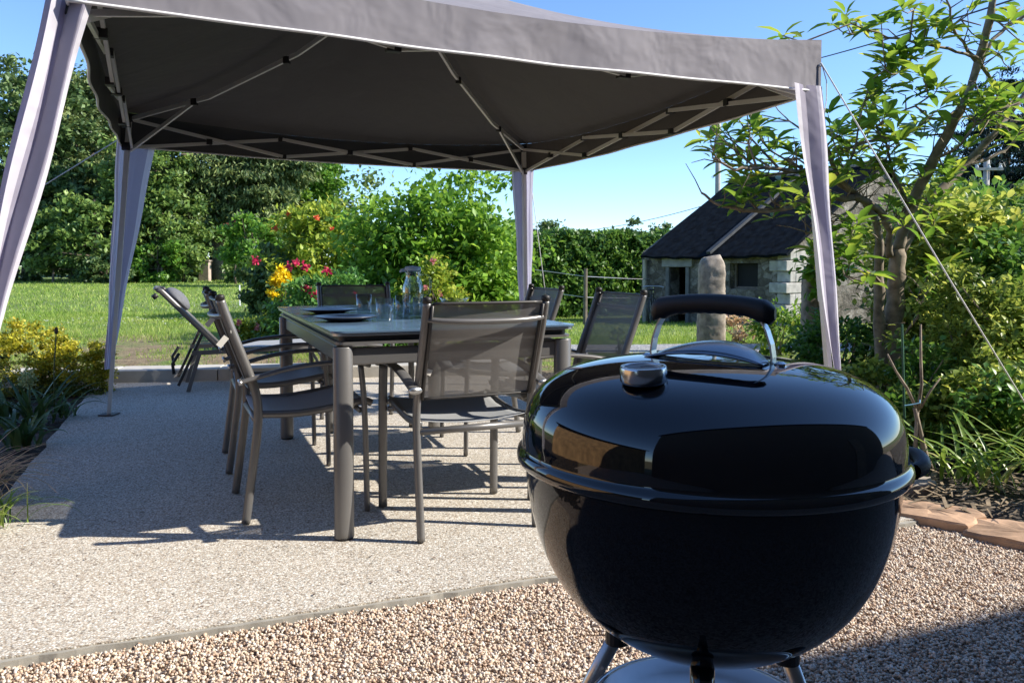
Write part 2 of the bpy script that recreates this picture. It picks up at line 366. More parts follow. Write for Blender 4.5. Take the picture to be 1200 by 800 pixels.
class MB:
    def __init__(s): s.V = []; s.F = []
    def add(s, V, F):
        k = len(s.V); s.V += [tuple(v) for v in V]; s.F += [[i + k for i in f] for f in F]
    def box(s, c, d, rot=None, bev=0):
        x, y, z = (v / 2 for v in d)
        P = [Vector((a * x, b * y, e * z)) for a in (-1, 1) for b in (-1, 1) for e in (-1, 1)]
        if rot is not None: P = [rot @ p for p in P]
        P = [p + Vector(c) for p in P]
        s.add(P, [(0, 1, 3, 2), (4, 6, 7, 5), (0, 4, 5, 1), (2, 3, 7, 6), (0, 2, 6, 4), (1, 5, 7, 3)])
    def bar(s, a, b, w, h, up=(0, 0, 1)):
        a = Vector(a); b = Vector(b); d = (b - a).normalized(); u = Vector(up)
        if abs(d.dot(u)) > .98: u = Vector((0, 1, 0))
        x = d.cross(u).normalized(); y = x.cross(d)
        P = []
        for p in (a, b):
            for i, j in ((-1, -1), (1, -1), (1, 1), (-1, 1)): P.append(p + x * i * w / 2 + y * j * h / 2)
        s.add(P, [(0, 1, 2, 3), (7, 6, 5, 4), (0, 4, 5, 1), (1, 5, 6, 2), (2, 6, 7, 3), (3, 7, 4, 0)])
    def tube(s, pts, r, n=10, sx=1, sy=1, up=(0, 0, 1), cap=True):
        pts = [Vector(p) for p in pts]
        rr = r if isinstance(r, (list, tuple)) else [r] * len(pts)
        V = []; F = []; x = None
        for i, p in enumerate(pts):
            d = (pts[min(i + 1, len(pts) - 1)] - pts[max(i - 1, 0)]).normalized()
            if x is None:
                u = Vector(up)
                if abs(d.dot(u)) > .95: u = Vector((1, 0, 0))
                x = d.cross(u).normalized()
            else:
                x = (x - d * x.dot(d)).normalized()
            y = d.cross(x)
            for k in range(n):
                a = 2 * math.pi * k / n
                V.append(p + x * math.cos(a) * rr[i] * sx + y * math.sin(a) * rr[i] * sy)
        for i in range(len(pts) - 1):
            for k in range(n):
                k2 = (k + 1) % n
                F.append((i * n + k, i * n + k2, (i + 1) * n + k2, (i + 1) * n + k))
        if cap:
            F.append(tuple(range(n))[::-1]); F.append(tuple(range((len(pts) - 1) * n, len(pts) * n)))
        s.add(V, F)
    def lathe(s, prof, n=48, c=(0, 0, 0), close=False):
        V = []; F = []
        for (r, z) in prof:
            for k in range(n):
                a = 2 * math.pi * k / n; V.append((c[0] + r * math.cos(a), c[1] + r * math.sin(a), c[2] + z))
        m = len(prof)
        for i in range(m - 1 if not close else m):
            for k in range(n):
                k2 = (k + 1) % n; j = (i + 1) % m
                F.append((i * n + k, i * n + k2, j * n + k2, j * n + k))
        s.add(V, F)
    def sheet(s, grid):
        """grid[i][j] of points"""
        h = len(grid); w = len(grid[0]); V = [p for row in grid for p in row]
        s.add(V, [(i * w + j, i * w + j + 1, (i + 1) * w + j + 1, (i + 1) * w + j) for i in range(h - 1) for j in range(w - 1)])
    def build(s, name, mat, parent=None, smooth=False, bevel=0, auto=None, solid=0):
        o = link(name, s.V, s.F, mat, parent, smooth)
        if solid:
            m = o.modifiers.new('thickness', 'SOLIDIFY'); m.thickness = solid; m.offset = 0
        if bevel:
            m = o.modifiers.new('bevel', 'BEVEL'); m.width = bevel; m.segments = 2; m.limit_method = 'ANGLE'; m.angle_limit = R(40)
        return o

def tag(o, label=None, cat=None, group=None, kind=None):
    if label: o['label'] = label
    if cat: o['category'] = cat
    if group: o['group'] = group
    if kind: o['kind'] = kind
    return o
def empty(name, loc=(0, 0, 0), rz=0):
    o = bpy.data.objects.new(name, None); COL.objects.link(o); o.location = loc; o.rotation_euler = (0, 0, rz)
    o.empty_display_size = .1
    return o
def kids(o): return [c for c in bpy.data.objects if c.parent == o]
def copy_tree(o, parent=None):
    c = o.copy(); COL.objects.link(c); c.parent = parent
    for ch in kids(o): copy_tree(ch, c)
    return c

# leaf fields --------------------------------------------------------------
def rand_dirs(n):
    v = rng.normal(size=(n, 3)); return v / np.linalg.norm(v, axis=1, keepdims=True)
def leaf_arrays(P, size, aspect=.5, D=None, up=.5, fold=.25, detail=0):
    """P centres (n,3) -> verts, tris. Each leaf two (or eight) triangles folded on its midrib."""
    n = len(P); P = np.asarray(P)
    if D is None: D = rand_dirs(n)
    D = D / np.linalg.norm(D, axis=1, keepdims=True)
    U = rand_dirs(n) * (1 - up) + np.array([0, 0, 1.]) * up
    X = np.cross(D, U); X /= np.linalg.norm(X, axis=1, keepdims=True) + 1e-9
    Nn = np.cross(X, D)
    s = (size * rng.uniform(.65, 1.3, n))[:, None]
    w = s * aspect
    if not detail:
        a = P - D * s * .5; b = P + D * s * .5
        l = P - X * w * .5 + Nn * s * fold * .3; r = P + X * w * .5 + Nn * s * fold * .3
        V = np.stack([a, l, b, r], 1).reshape(-1, 3)
        i = np.arange(n)[:, None] * 4
        T = np.concatenate([i + [0, 2, 1], i + [0, 3, 2]], 1).reshape(-1, 3)
        return V, T
    # detailed leaf: base, 3 rows (L, M, R), tip ; drooping arc
    rows = [(.25, .75), (.55, 1.0), (.82, .6)]
    bend = rng.uniform(.05, .35, n)[:, None]
    vs = [P]
    for t, ww in rows:
        m = P + D * s * t - Nn * s * bend * t * t
        e = Nn * s * fold * .18 * ww
        vs += [m - X * w * .5 * ww + e, m, m + X * w * .5 * ww + e]
    vs.append(P + D * s - Nn * s * bend)
    V = np.stack(vs, 1).reshape(-1, 3)
    t = [[0, 2, 1], [0, 3, 2]]
    for k in (1, 4):
        t += [[k, k + 1, k + 4], [k, k + 4, k + 3], [k + 1, k + 2, k + 5], [k + 1, k + 5, k + 4]]
    t += [[7, 8, 10], [8, 9, 10]]
    i = (np.arange(n) * 11)[:, None, None]
    T = (i + np.array(t)[None]).reshape(-1, 3)
    return V, T
def merge(parts):
    Vs = []; Ts = []; k = 0
    for V, T in parts: Vs.append(V); Ts.append(T + k); k += len(V)
    return np.concatenate(Vs), np.concatenate(Ts)
def blob_pts(c, rad, n, clumps=60, spread=.16, hollow=.55, bottom=-1., seed=None, flat=.6):
    """leaf positions in clumps spread over and inside an uneven ellipsoid; gaps stay between the clumps"""
    c = np.array(c, float); rad = np.array(rad, float)
    d = rand_dirs(clumps); d[:, 2] = np.where(d[:, 2] < bottom, -d[:, 2] * .3, d[:, 2])
    q = rng.uniform(hollow, 1.0, clumps) ** .7 * (1 + .16 * rng.normal(size=clumps)).clip(.7, 1.25)
    cc = c + d * rad * q[:, None]
    idx = rng.integers(0, clumps, n)
    sz = rng.uniform(.6, 1.35, clumps)[idx][:, None]
    off = rng.normal(size=(n, 3)) * spread * rad.mean() * sz * np.array([1, 1, flat])
    P = cc[idx] + off
    out = (P - c) / rad; out /= np.linalg.norm(out, axis=1, keepdims=True) + 1e-6
    return P, out

def grow_tree(name, base, h, blobs, mat, leaf, nleaf, label, cat='tree', group=None, aspect=.6, trunk=.2, lean=0, barkm='bark_dark', clumps=70, spread=.13, flat=.6, limbs=8, droop=0., kindname='foliage', parent=None, hollow=.5):
    """a thing: trunk with limbs + crown of leaves. blobs: (dx,dy,z,rx,ry,rz)"""
    root = empty(name, (base[0], base[1], base[2]))
    tag(root, label, cat, group)
    t = MB(); pts = []
    top = h * .82
    for i in range(7):
        f = i / 6; pts.append((lean * f * f + rng.normal() * .02 * h * (0 if i == 0 else 1) * .5, rng.normal() * .01 * h, top * f - (.1 if i == 0 else 0)))
    t.tube(pts, [trunk * (1.25 if i == 0 else 1 - .8 * i / 6) for i in range(7)], 10)
    per = [b[3] * b[4] * b[5] for b in blobs]; tot = sum(p ** .67 for p in per)
    parts = []
    for b, p in zip(blobs, per):
        n = int(nleaf * p ** .67 / tot)
        P, out = blob_pts(b[:3], b[3:6], n, max(12, int(clumps * p ** .67 / tot * len(blobs) ** .5)), spread, hollow, flat=flat)
        D = out * .5 + rand_dirs(n) * .8; D[:, 2] -= droop
        P[:, 2] = np.maximum(P[:, 2], .05)
        parts.append(leaf_arrays(P, leaf, aspect, D, .55))
        for k in range(max(2, limbs // len(blobs))):
            f = rng.uniform(.3, .95); s0 = Vector(pts[min(6, int(f * 6))])
            e = Vector(b[:3]) + Vector(rng.normal(size=3) * .45 * np.array(b[3:6]))
            mid = s0.lerp(e, .5) + Vector((0, 0, .08 * h * rng.uniform(-.3, 1)))
            t.tube([s0, mid, e], [trunk * .35, trunk * .2, trunk * .06], 6)
    t.build('trunk', M[barkm], root, True)
    V, T = merge(parts)
    link_np(kindname, V, T, M[mat], root)
    return root

# ------------------------------------------------------------------ setting: ground
def grid_obj(name, xs, ys, fz, mat):
    X, Y = np.meshgrid(xs, ys); Z = fz(X, Y)
    V = np.stack([X, Y, Z], -1).reshape(-1, 3); w = len(xs); h = len(ys)
    i, j = np.meshgrid(np.arange(h - 1), np.arange(w - 1), indexing='ij'); a = (i * w + j).ravel()
    T = np.concatenate([np.stack([a, a + 1, a + w + 1], 1), np.stack([a, a + w + 1, a + w], 1)])
    return link_np(name, V, T, mat, None, True)
xs = np.concatenate([np.linspace(-400, -30, 24), np.linspace(-29, 29, 150), np.linspace(30, 400, 24)])
ys = np.concatenate([np.linspace(-60, -3, 16), np.linspace(-2.5, 12, 90), np.linspace(12.3, 45, 90), np.linspace(47, 900, 30)])
tag(grid_obj('ground', xs, ys, gz, M['lawn']), kind='structure')

ea = .384
E1 = Vector((math.cos(ea), math.sin(ea), 0)); N1 = Vector((-math.sin(ea), math.cos(ea), 0))
def line_pt(p, d, t): return (p[0] + d[0] * t, p[1] + d[1] * t)
# patio slab: front edge through (-1.28,1.97)-(0.11,2.51); left edge (-2.02,3.15)-(-3.32,6.38)
pc = [(-1.56, 1.86), (1.62, 3.09), (.12, 7.22), (-3.50, 6.72)]
slab = MB()
def poly_slab(mb, pts, z0, z1):
    n = len(pts); mb.add([(x, y, z1) for x, y in pts] + [(x, y, z0) for x, y in pts], [tuple(range(n))] + [(i, i + n, (i + 1) % n + n, (i + 1) % n) for i in range(n)])
def rough_edge(p, q, n, amp):
    out = []
    for i in range(n):
        t = i / n; x = p[0] + (q[0] - p[0]) * t; y = p[1] + (q[1] - p[1]) * t
        a = 0 if i == 0 else amp
        out.append((x + rng.normal() * a, y + rng.normal() * a))
    return out
pp = rough_edge(pc[0], pc[1], 60, .0025) + rough_edge(pc[1], pc[2], 20, .004) + rough_edge(pc[2], pc[3], 20, .002) + rough_edge(pc[3], pc[0], 30, .008)
poly_slab(slab, pp, -.15, 0)
tag(slab.build('patio', M['patio']), kind='structure')
# cement edging showing along the front of the slab
ed = MB(); fd = (Vector((pc[1][0], pc[1][1], 0)) - Vector((pc[0][0], pc[0][1], 0))).normalized(); fn = Vector((fd.y, -fd.x, 0))
a = Vector((*pc[0], 0)); L = (Vector((*pc[1], 0)) - a).length
rowA = []; rowB = []; rowC = []
for i in range(81):
    p = a + fd * L * i / 80
    rowA.append(p - fn * .012 + Vector((0, 0, -.004)))
    rowB.append(p + fn * (.011 + .004 * rng.normal()) + Vector((0, 0, -.006)))
    rowC.append(p + fn * .022 + Vector((0, 0, -.08)))
ed.sheet([rowC, rowB, rowA]); tag(ed.build('patio_edging', M['patio_edge']), kind='structure')
# raised kerb at the far side of the patio
kb = MB(); k0 = Vector((-4.2, 6.55, 0)); k1 = Vector((.0, 7.22, 0)); kd = (k1 - k0).normalized(); kn = Vector((-kd.y, kd.x, 0))
nseg = 5
for i in range(nseg):
    p = k0 + (k1 - k0) * (i / nseg) + kd * .004; q = k0 + (k1 - k0) * ((i + 1) / nseg) - kd * .004
    m = (p + q) / 2 + kn * .17; rot = Matrix.Rotation(math.atan2(kd.y, kd.x), 3, 'Z')
    kb.box((m.x, m.y, .0), ((q - p).length, .34, .20), rot)
tag(kb.build('kerb', M['concrete'], bevel=.008), kind='structure')

# pebble bed in the foreground
gv = MB(); gp = [(-2.6, 1.43), (-1.56, 1.845), (1.62, 3.075), (1.75, 2.95), (1.95, 2.6), (2.5, 2.3), (9, 3.5), (9, -.2), (-9, -4), (-9, -1)]
tag(link('pebble_bed', [(x, y, -.028) for x, y in gp], [tuple(range(len(gp)))][:1], M['gravel']), kind='structure')
# individual stones
def in_bed(x, y):
    front = y < 1.97 - .018 + (x + 1.28) * .387      # camera side of the slab edge
    rock = (x < 1.60) | (y < 3.12 - (x - 1.56) * 1.15)
    return front & rock
n0 = 210000
px_ = rng.uniform(-2.3, 3.2, n0); py_ = rng.uniform(1.5, 3.2, n0)
ok = in_bed(px_, py_) & (np.abs(px_) < .66 * py_ + .15)
px_, py_ = px_[ok], py_[ok]
ph = (1 + 5 ** .5) / 2
ico = np.array([(-1, ph, 0), (1, ph, 0), (-1, -ph, 0), (1, -ph, 0), (0, -1, ph), (0, 1, ph), (0, -1, -ph), (0, 1, -ph), (ph, 0, -1), (ph, 0, 1), (-ph, 0, -1), (-ph, 0, 1)]) / 1.9
icf = np.array([(0, 11, 5), (0, 5, 1), (0, 1, 7), (0, 7, 10), (0, 10, 11), (1, 5, 9), (5, 11, 4), (11, 10, 2), (10, 7, 6), (7, 1, 8), (3, 9, 4), (3, 4, 2), (3, 2, 6), (3, 6, 8), (3, 8, 9), (4, 9, 5), (2, 4, 11), (6, 2, 10), (8, 6, 7), (9, 8, 1)])
n = len(px_)
sz = rng.uniform(.0024, .0046, n) * rng.choice([1, 1, 1, 1.35], n)
sc3 = np.stack([sz * rng.uniform(.9, 1.5, n), sz, sz * rng.uniform(.55, .95, n)], 1)
Vp = ico[None] * sc3[:, None, :] * (1 + .16 * rng.normal(size=(n, 12, 1)))
def rotm(ax, a):
    ax = ax / np.linalg.norm(ax, axis=1, keepdims=True); c = np.cos(a)[:, None, None]; s = np.sin(a)[:, None, None]
    K = np.zeros((len(a), 3, 3)); K[:, 0, 1] = -ax[:, 2]; K[:, 0, 2] = ax[:, 1]; K[:, 1, 0] = ax[:, 2]; K[:, 1, 2] = -ax[:, 0]; K[:, 2, 0] = -ax[:, 1]; K[:, 2, 1] = ax[:, 0]
    return np.eye(3)[None] + s * K + (1 - c) * (K @ K)
Vp = np.einsum('nij,nkj->nki', rotm(rng.normal(size=(n, 3)), rng.uniform(0, 3.1, n)), Vp)
pz = -.024 + rng.uniform(0, .008, n) + .004 * np.sin(px_ * 9) * np.cos(py_ * 11)
Vp += np.stack([px_, py_, pz], 1)[:, None, :]
Tp = (np.arange(n)[:, None, None] * 12 + icf[None]).reshape(-1, 3)
tag(link_np('pebbles', Vp.reshape(-1, 3), Tp, M['pebble']), 'pink and beige pebbles covering the ground in front of the patio', 'pebbles', kind='stuff')

# soil beds
def bed(name, poly_fn, xr, yr, z0, amp, step=.07):
    xs = np.arange(*xr, step); ys = np.arange(*yr, step); X, Y = np.meshgrid(xs, ys)
    nz = amp * (np.sin(X * 7.1 + Y * 3) * np.cos(Y * 8.3 - X * 2) * .5 + rng.normal(size=X.shape) * .22)
    Z = z0 + nz
    V = np.stack([X, Y, Z], -1).reshape(-1, 3); w = len(xs)
    i, j = np.meshgrid(np.arange(len(ys) - 1), np.arange(w - 1), indexing='ij')
    keep = poly_fn(X[:-1, :-1] + step / 2, Y[:-1, :-1] + step / 2).ravel()
    a = (i * w + j).ravel()[keep]
    T = np.concatenate([np.stack([a, a + 1, a + w + 1], 1), np.stack([a, a + w + 1, a + w], 1)])
    return tag(link_np(name, V, T, M['soil'], None, True), kind='structure')
bed('soil_bed', lambda x, y: (x < -1.56 - (y - 1.86) * .399 + .02) & (y < 6.6 + .15 * (x + 3)) & (x > -7), (-7, -1.3), (1.2, 6.8), -.022, .025)
bed('planting_bed', lambda x, y: (x > 1.62 - (y - 3.09) * .363) & (y < 7.3) & ((y > 3.12 - (x - 1.56) * 1.15) | (x > 2.0)) & (y > 2.3 + (x - 2.5) * .18), (.0, 9), (2.3, 7.4), .0, .03)
# grey gravel lane passing the stone posts
def lane():
    V = []; F = []
    n = 60
    for i in range(n + 1):
        t = i / n; x = -.6 + 14 * t
        for k in range(5):
            y = 9.35 + .1 * x + 1.75 * k / 4 + (.05 * math.sin(x * 3) if k in (0, 4) else 0)
            V.append((x, y, gh(x, y) + .012))
    for i in range(n):
        for k in range(4): a = i * 5 + k; F.append((a, a + 5, a + 6, a + 1))
    tag(link('gravel_lane', V, F, M['lane']), kind='structure')
lane()

# grass blades
def blades(n, xr, yr, hgt, wid, keepf):
    x = rng.uniform(*xr, n); y = yr[0] + (yr[1] - yr[0]) * rng.uniform(0, 1, n) ** 1.35
    k = keepf(x, y) & (np.abs(x) < .68 * y + .3); x, y = x[k], y[k]; n = len(x)
    z = gz(x, y)
    sc = 1 + (y - 7).clip(0, 40) * .07
    h = hgt * rng.uniform(.5, 1.4, n) * (1 + .25 * np.sin(x * 1.7 + y) * np.cos(y * 1.3)); w = wid * sc * rng.uniform(.7, 1.3, n)
    a = rng.uniform(0, 6.28, n); ld = rng.normal(size=(n, 2)) * .45 * h[:, None]
    b0 = np.stack([x - np.cos(a) * w, y - np.sin(a) * w, z - .004], 1); b1 = np.stack([x + np.cos(a) * w, y + np.sin(a) * w, z - .004], 1)
    t = np.stack([x + ld[:, 0], y + ld[:, 1], z + h], 1)
    V = np.stack([b0, b1, t], 1).reshape(-1, 3)
    return V, np.arange(3 * n).reshape(-1, 3)
def patchy(x, y):
    v = np.sin(x * 1.9 + 1.3 * np.sin(y * 1.1)) * np.cos(y * 1.7 + np.sin(x * 1.3)) + .6 * np.sin(x * 5.1 + y * 2.7)
    worn = np.clip((12.5 - y) / 4, 0, 1)
    return rng.uniform(-1.2, 1.6, len(x)) > v * worn * 1.1 + worn * 1.35 - .5
lane_y = lambda x: 9.35 + .1 * x
def on_lawn(x, y):
    kerb = y > 6.60 + .16 * (x + 3.5) + .38
    right = ((x - .12) * .927 + (y - 7.22) * .375 > .25) & (y > 7.0) | (x > 1.2) & (y > 6.6)
    ln = (x > -.6) & (y > lane_y(x) - .05) & (y < lane_y(x) + 1.8)
    return (kerb | right) & ~ln & patchy(x, y)
tag(link_np('lawn_grass', *merge([blades(330000, (-10, 10), (6.8, 14), .042, .0032, on_lawn), blades(170000, (-24, 20), (12, 36), .055, .006, on_lawn)]), M['grass']),
    'green lawn grass with worn patches beyond the patio', 'grass', kind='stuff')
# daisies scattered over the lawn
nd = 900
x = rng.normal(-4.6, 1.6, nd); y = np.where(rng.random(nd) < .65, rng.normal(15.5, .8, nd), rng.normal(11.8, .5, nd))
P = np.stack([x, y, gz(x, y) + .06], 1)
Vd, Td = leaf_arrays(P, .035, .9, np.stack([rng.normal(size=nd), rng.normal(size=nd), np.zeros(nd)], 1), .9)
tag(link_np('daisies', Vd, Td, M['petal_white']), 'small white daisies flowering in the lawn', 'daisies', kind='stuff')

nb = 70
bx_ = rng.uniform(-1.6, 1.2, nb); by_ = rng.uniform(2.2, 4.6, nb); kk = by_ > 2.02 + (bx_ + 1.28) * .387
P = np.stack([bx_, by_, np.full(nb, .004)], 1)[kk]; nb = len(P)
Vd, Td = leaf_arrays(P, .014, .5, np.stack([rng.normal(size=nb), rng.normal(size=nb), np.zeros(nb)], 1), .95)
tag(link_np('leaf_crumbs', Vd, Td, simple('dry_leaf_crumbs', (.10, .05, .03), .9, 0, .5, 30)), 'dark leaf crumbs scattered over the patio', 'leaf crumbs', kind='stuff')

# ------------------------------------------------------------------ stone hut
def hut():
    A = Vector((6.6, 19.0, 0)); w = Vector((-.549, .836, 0)).normalized(); g = Vector((w.y, -w.x, 0))
    Lw, Wg = 4.79, 7.2; zb, ze, zr = -1.0, 1.36, 3.62
    root = empty('stone_hut', A + Vector((0, 0, zb)), math.atan2(w.y, w.x))
    tag(root, 'old stone hut with dark slate roof and an open doorway beyond the lane', 'hut')
    # local: x along the eave wall, y: -y is towards the gable width (outside is +y)
    zt = ze - zb; T = .35
    def P(u, v, z): return (u, -v, z)
    m = MB()
    def wbox(u0, u1, v0, v1, z0, z1): m.box(((u0 + u1) / 2, -(v0 + v1) / 2, (z0 + z1) / 2), (u1 - u0, v1 - v0, z1 - z0))
    du0, du1, dz = 3.34, 3.98, 1.95
    wu0, wu1, wz0, wz1 = .95, 1.85, 1.40, 2.05
    wbox(T, wu0, 0, T, 0, zt); wbox(wu0, wu1, 0, T, 0, wz0); wbox(wu0, wu1, 0, T, wz1, zt)
    wbox(wu1, du0, 0, T, 0, zt); wbox(du0, du1, 0, T, dz, zt); wbox(du1, Lw, 0, T, 0, zt)
    wbox(T, Lw, Wg - T, Wg, 0, zt)
    zp = zr - zb
    for u0, u1 in ((0, T), (Lw + .002, Lw + T)):
        pts = [(0, 0), (Wg, 0), (Wg, zt), (Wg / 2, zp - .08), (0, zt)]
        V = [P(u0, v, z) for v, z in pts] + [P(u1, v, z) for v, z in pts]
        m.add(V, [tuple(range(5)), tuple(range(9, 4, -1))] + [(i, i + 5, (i + 1) % 5 + 5, (i + 1) % 5) for i in range(5)])
    m.build('wall', M['rubble'], root)
    r = MB()
    for sgn in (0, 1):
        rows = []
        for k in range(13):
            t = k / 12; row = []
            for i in range(25):
                u = -.12 + (Lw + .22) * i / 24
                v = -.28 + (Wg / 2 + .28) * t; z = zt - .12 + (zp - zt + .16) * t + .015 * math.sin(i * 1.7 + k) - .05 * math.sin(math.pi * i / 24)
                if sgn: v = Wg - v
                row.append(P(u, v, z))
            rows.append(row)
        r.sheet(rows)
    r.build('roof', M['slate'], root, False, solid=.07)
    c = MB(); c.tube([P(-.14, Wg / 2, zp + .05), P(Lw / 2, Wg / 2, zp + .0), P(Lw + .12, Wg / 2, zp + .05)], .10, 8); c.build('ridge_cap', M['granite'], root)
    s = MB()
    a = Vector(P(2.34, -.26, zt - .04)); b = Vector(P(2.34, Wg / 2, zp + .08)); s.bar(a, b, .14, .07); s.build('verge_strip', simple('worn_slate_strip', (.035, .042, .05), .7, 0, .5, 5), root)
    d = MB(); d.box(P((du0 + du1) / 2, -.03, dz + .19), (du1 - du0 + .5, .12, .36)); d.build('door_lintel', simple('pale_granite', (.24, .235, .22), .9, 0, .2, 6), root)
    d = MB()
    for u in (du0 - .06, du1 + .06): d.box(P(u, -.015, dz / 2), (.12, .10, dz))
    d.build('door_frame', simple('grey_frame_wood', (.13, .13, .125), .8, 0, .25, 8), root)
    d = MB(); d.box(P((du0 + du1) / 2, 1.1, .72), (.8, .06, .35)); d.build('half_door', M['post_wood'], root)
    dk = MB(); dk.box(P(Lw / 2, Wg / 2 + .5, zt / 2), (Lw - .4, Wg - 3.2, zt - .1)); dk.build('interior_shade', M['shade_black'], root)  # added black block, makes the doorway look unlit
    wn = MB(); wn.box(P((wu0 + wu1) / 2, .2, wz0 + .03), (wu1 - wu0, .045, .06))
    for u in (wu0 + .04, wu1 - .04): wn.box(P(u, .2, (wz0 + wz1) / 2), (.06, .05, wz1 - wz0))
    f = wn.build('window', M['post_wood'], root)
    g2 = MB(); g2.box(P((wu0 + wu1) / 2, .25, (wz0 + wz1) / 2), (wu1 - wu0, .01, wz1 - wz0)); g2.build('shade_panel', M['shade_black'], f)  # black panel painted as the shade in the window opening
    q = MB()   # large squared corner stones
    for k in range(9):
        L1 = .62 if k % 2 else .38
        q.box(P(L1 / 2 - .02, -.0 + .17, .13 + .265 * k), (L1, .38, .25)); 
        q.box(P(.1, .55 / 2 + (0 if k % 2 else .2), .13 + .265 * k), (.26, .60 if k % 2 == 0 else .9, .248))
    q.build('corner_stones', simple('corner_granite', (.38, .36, .33), .9, 0, .3, 5, .8, 14), root, bevel=.02)
    p = MB(); p.tube([P(Lw + .1, -.12, 0), P(Lw + .1, -.12, zt - .2)], .06, 8); p.build('downpipe', simple('pale_pipe', (.42, .38, .30), .7), root)
hut()

def stone_post(name, x, y, z0, h, w, label, lean=0):
    m = MB(); rows = []; rn = rng.normal(size=(41, 28))
    n = 40; ns = 28
    for i in range(n + 1):
        t = i / n; tw = w * (1.02 - .12 * t) * (1 if t < .86 else (1 - ((t - .86) / .14) ** 2.5 * .38))
        row = []
        for k in range(ns + 1):
            a = 2 * math.pi * (k % ns) / ns
            q = (abs(math.cos(a)) ** 4 + abs(math.sin(a)) ** 4) ** -.25
            j = 1 + .022 * math.sin((k % ns) * .45 + i * .35 + x) * math.sin(i * .21 + x * 3) + .020 * rn[i][k % ns] + .012 * math.sin(i * 1.3 + math.cos(a) * 4)
            row.append((x + tw / 2 * q * j * math.cos(a) + lean * t, y + tw / 2 * q * j * math.sin(a) * .9, z0 + h * t + (.02 * math.cos(a) if i == n else 0)))
        rows.append(row)
    m.sheet(rows); m.add(rows[-1][:-1], [tuple(range(ns))])
    o = m.build(name, M['granite'], None, True)
    return tag(o, label, 'stone post', 'old standing granite posts by the lane')
stone_post('stone_post', 2.43, 9.75, -.12, 1.22, .33, 'upright rough granite post in front of the stone hut, beyond the barbecue handle')
stone_post('stone_post', 3.03, 8.1, -.06, 1.05, .19, 'narrow granite post half hidden behind the right-hand curtain')
p = at(240, 318, 33); gm = MB(); gm.box((p.x, 33, gh(p.x, 33) + .38), (.42, .3, .85)); gm.box((p.x, 33, gh(p.x, 33) + .84), (.5, .36, .07))
tag(gm.build('gatepost', simple('pale_pink_stone', (.42, .33, .27), .9, 0, .2, 4), bevel=.02), 'short pale stone gatepost among bushes at the far lawn edge', 'gatepost')

# ------------------------------------------------------------------ poles, cables, fences
def pole(px, Y, ytop, label, r=.13):
    b = at(px, 330, Y); z1 = at(px, ytop, Y).z
    m = MB(); m.tube([(b.x, Y, gh(b.x, Y) - .1), (b.x, Y, z1)], [r, r * .75], 10)
    root = empty('utility_pole', (b.x, Y, gh(b.x, Y))); tag(root, label, 'utility pole', 'poles carrying the overhead lines')
    o = link('shaft', [(v[0] - b.x, v[1] - Y, v[2] - gh(b.x, Y)) for v in m.V], m.F, M['concrete_pole'], root, True)
    c = MB(); c.box((0, -r, z1 - gh(b.x, Y) - .35), (.9, .08, .08)); c.build('cross_arm', M['concrete_pole'], root)
    for dx in (-.38, 0, .38):
        i = MB(); i.lathe([(0, 0), (.05, 0), (.05, .05), (.03, .08), (.05, .12), (0, .14)], 10, (dx, -r, z1 - gh(b.x, Y) - .31)); i.build('insulator', M['dial'], root)
    return Vector((b.x, Y, z1))
pa = pole(840, 34, 100, 'concrete utility pole rising behind the hut roof ridge')
pb = pole(1153, 26, 186, 'grey utility pole in front of the dark conifer', .12)
def cable(name, a, b, sag, r, label, mat='cable'):
    a = Vector(a); b = Vector(b); pts = []
    for i in range(25):
        t = i / 24; p = a.lerp(b, t); p.z -= sag * 4 * t * (1 - t); pts.append(p)
    m = MB(); m.tube(pts, r, 6); tag(m.build(name, M[mat], None, True), label, 'cable', 'overhead cables')
cable('overhead_cable', at(380, 232, 44), at(604, 203, 30), .35, .014, 'thin cable in the sky above the round leafy bush')
cable('overhead_cable', at(930, 76, 20), at(1260, -24, 9.0), .05, .012, 'black cable crossing the sky behind the magnolia branches')
cable('overhead_cable', at(600, 272, 50), at(838, 237, 33.8), .5, .014, 'thin cable running left from the pole behind the hut')

def wire_fence():
    root = empty('wire_fence', (3, 20, gh(3, 20))); tag(root, 'wire fence on thin wooden posts in front of the clipped hedge', 'fence')
    bx, by, bz = root.location
    ps = [(-1.6, 20.2), (1.83, 20), (4.6, 23.0)]
    tops = []
    for x, y in ps:
        z = gh(x, y); m = MB(); m.tube([(x - bx, y - by, z - bz - .1), (x - bx + .01, y - by, z - bz + 1.42)], [.055, .045], 8); m.build('post', M['post_wood'], root)
        tops.append(Vector((x - bx, y - by, z - bz)))
    for h in (1.22, .70):
        m = MB()
        for a, b in zip(tops, tops[1:]):
            m.tube([a + Vector((0, 0, h)), a.lerp(b, .5) + Vector((0, 0, h - .02)), b + Vector((0, 0, h))], .009, 5)
        m.build('wire', M['silver'], root)
wire_fence()
def far_fence():
    p0 = at(62, 328, 31); root = empty('rope_fence', (p0.x, 31, gh(p0.x, 31))); tag(root, 'low rope and post fence in the shade at the far left lawn edge', 'fence')
    xs_ = [-4.5, 0, 4.2]
    for x in xs_:
        m = MB(); m.tube([(x, 0, -.1), (x + .03, 0, .62)], [.05, .04], 8); m.build('post', M['post_wood'], root)
    m = MB()
    for a, b in zip(xs_, xs_[1:]): m.tube([(a, 0, .55), ((a + b) / 2, 0, .44), (b, 0, .55)], .014, 5)
    m.build('rope', M['post_wood'], root)
far_fence()
s0 = at(281, 355, 16); m = MB(); m.tube([(s0.x, 16, gh(s0.x, 16)), (s0.x, 16, gh(s0.x, 16) + .42)], .014, 6)
tag(m.build('garden_stake', M['piping'], None), 'short white stake standing in the lawn behind the lounger', 'stake')

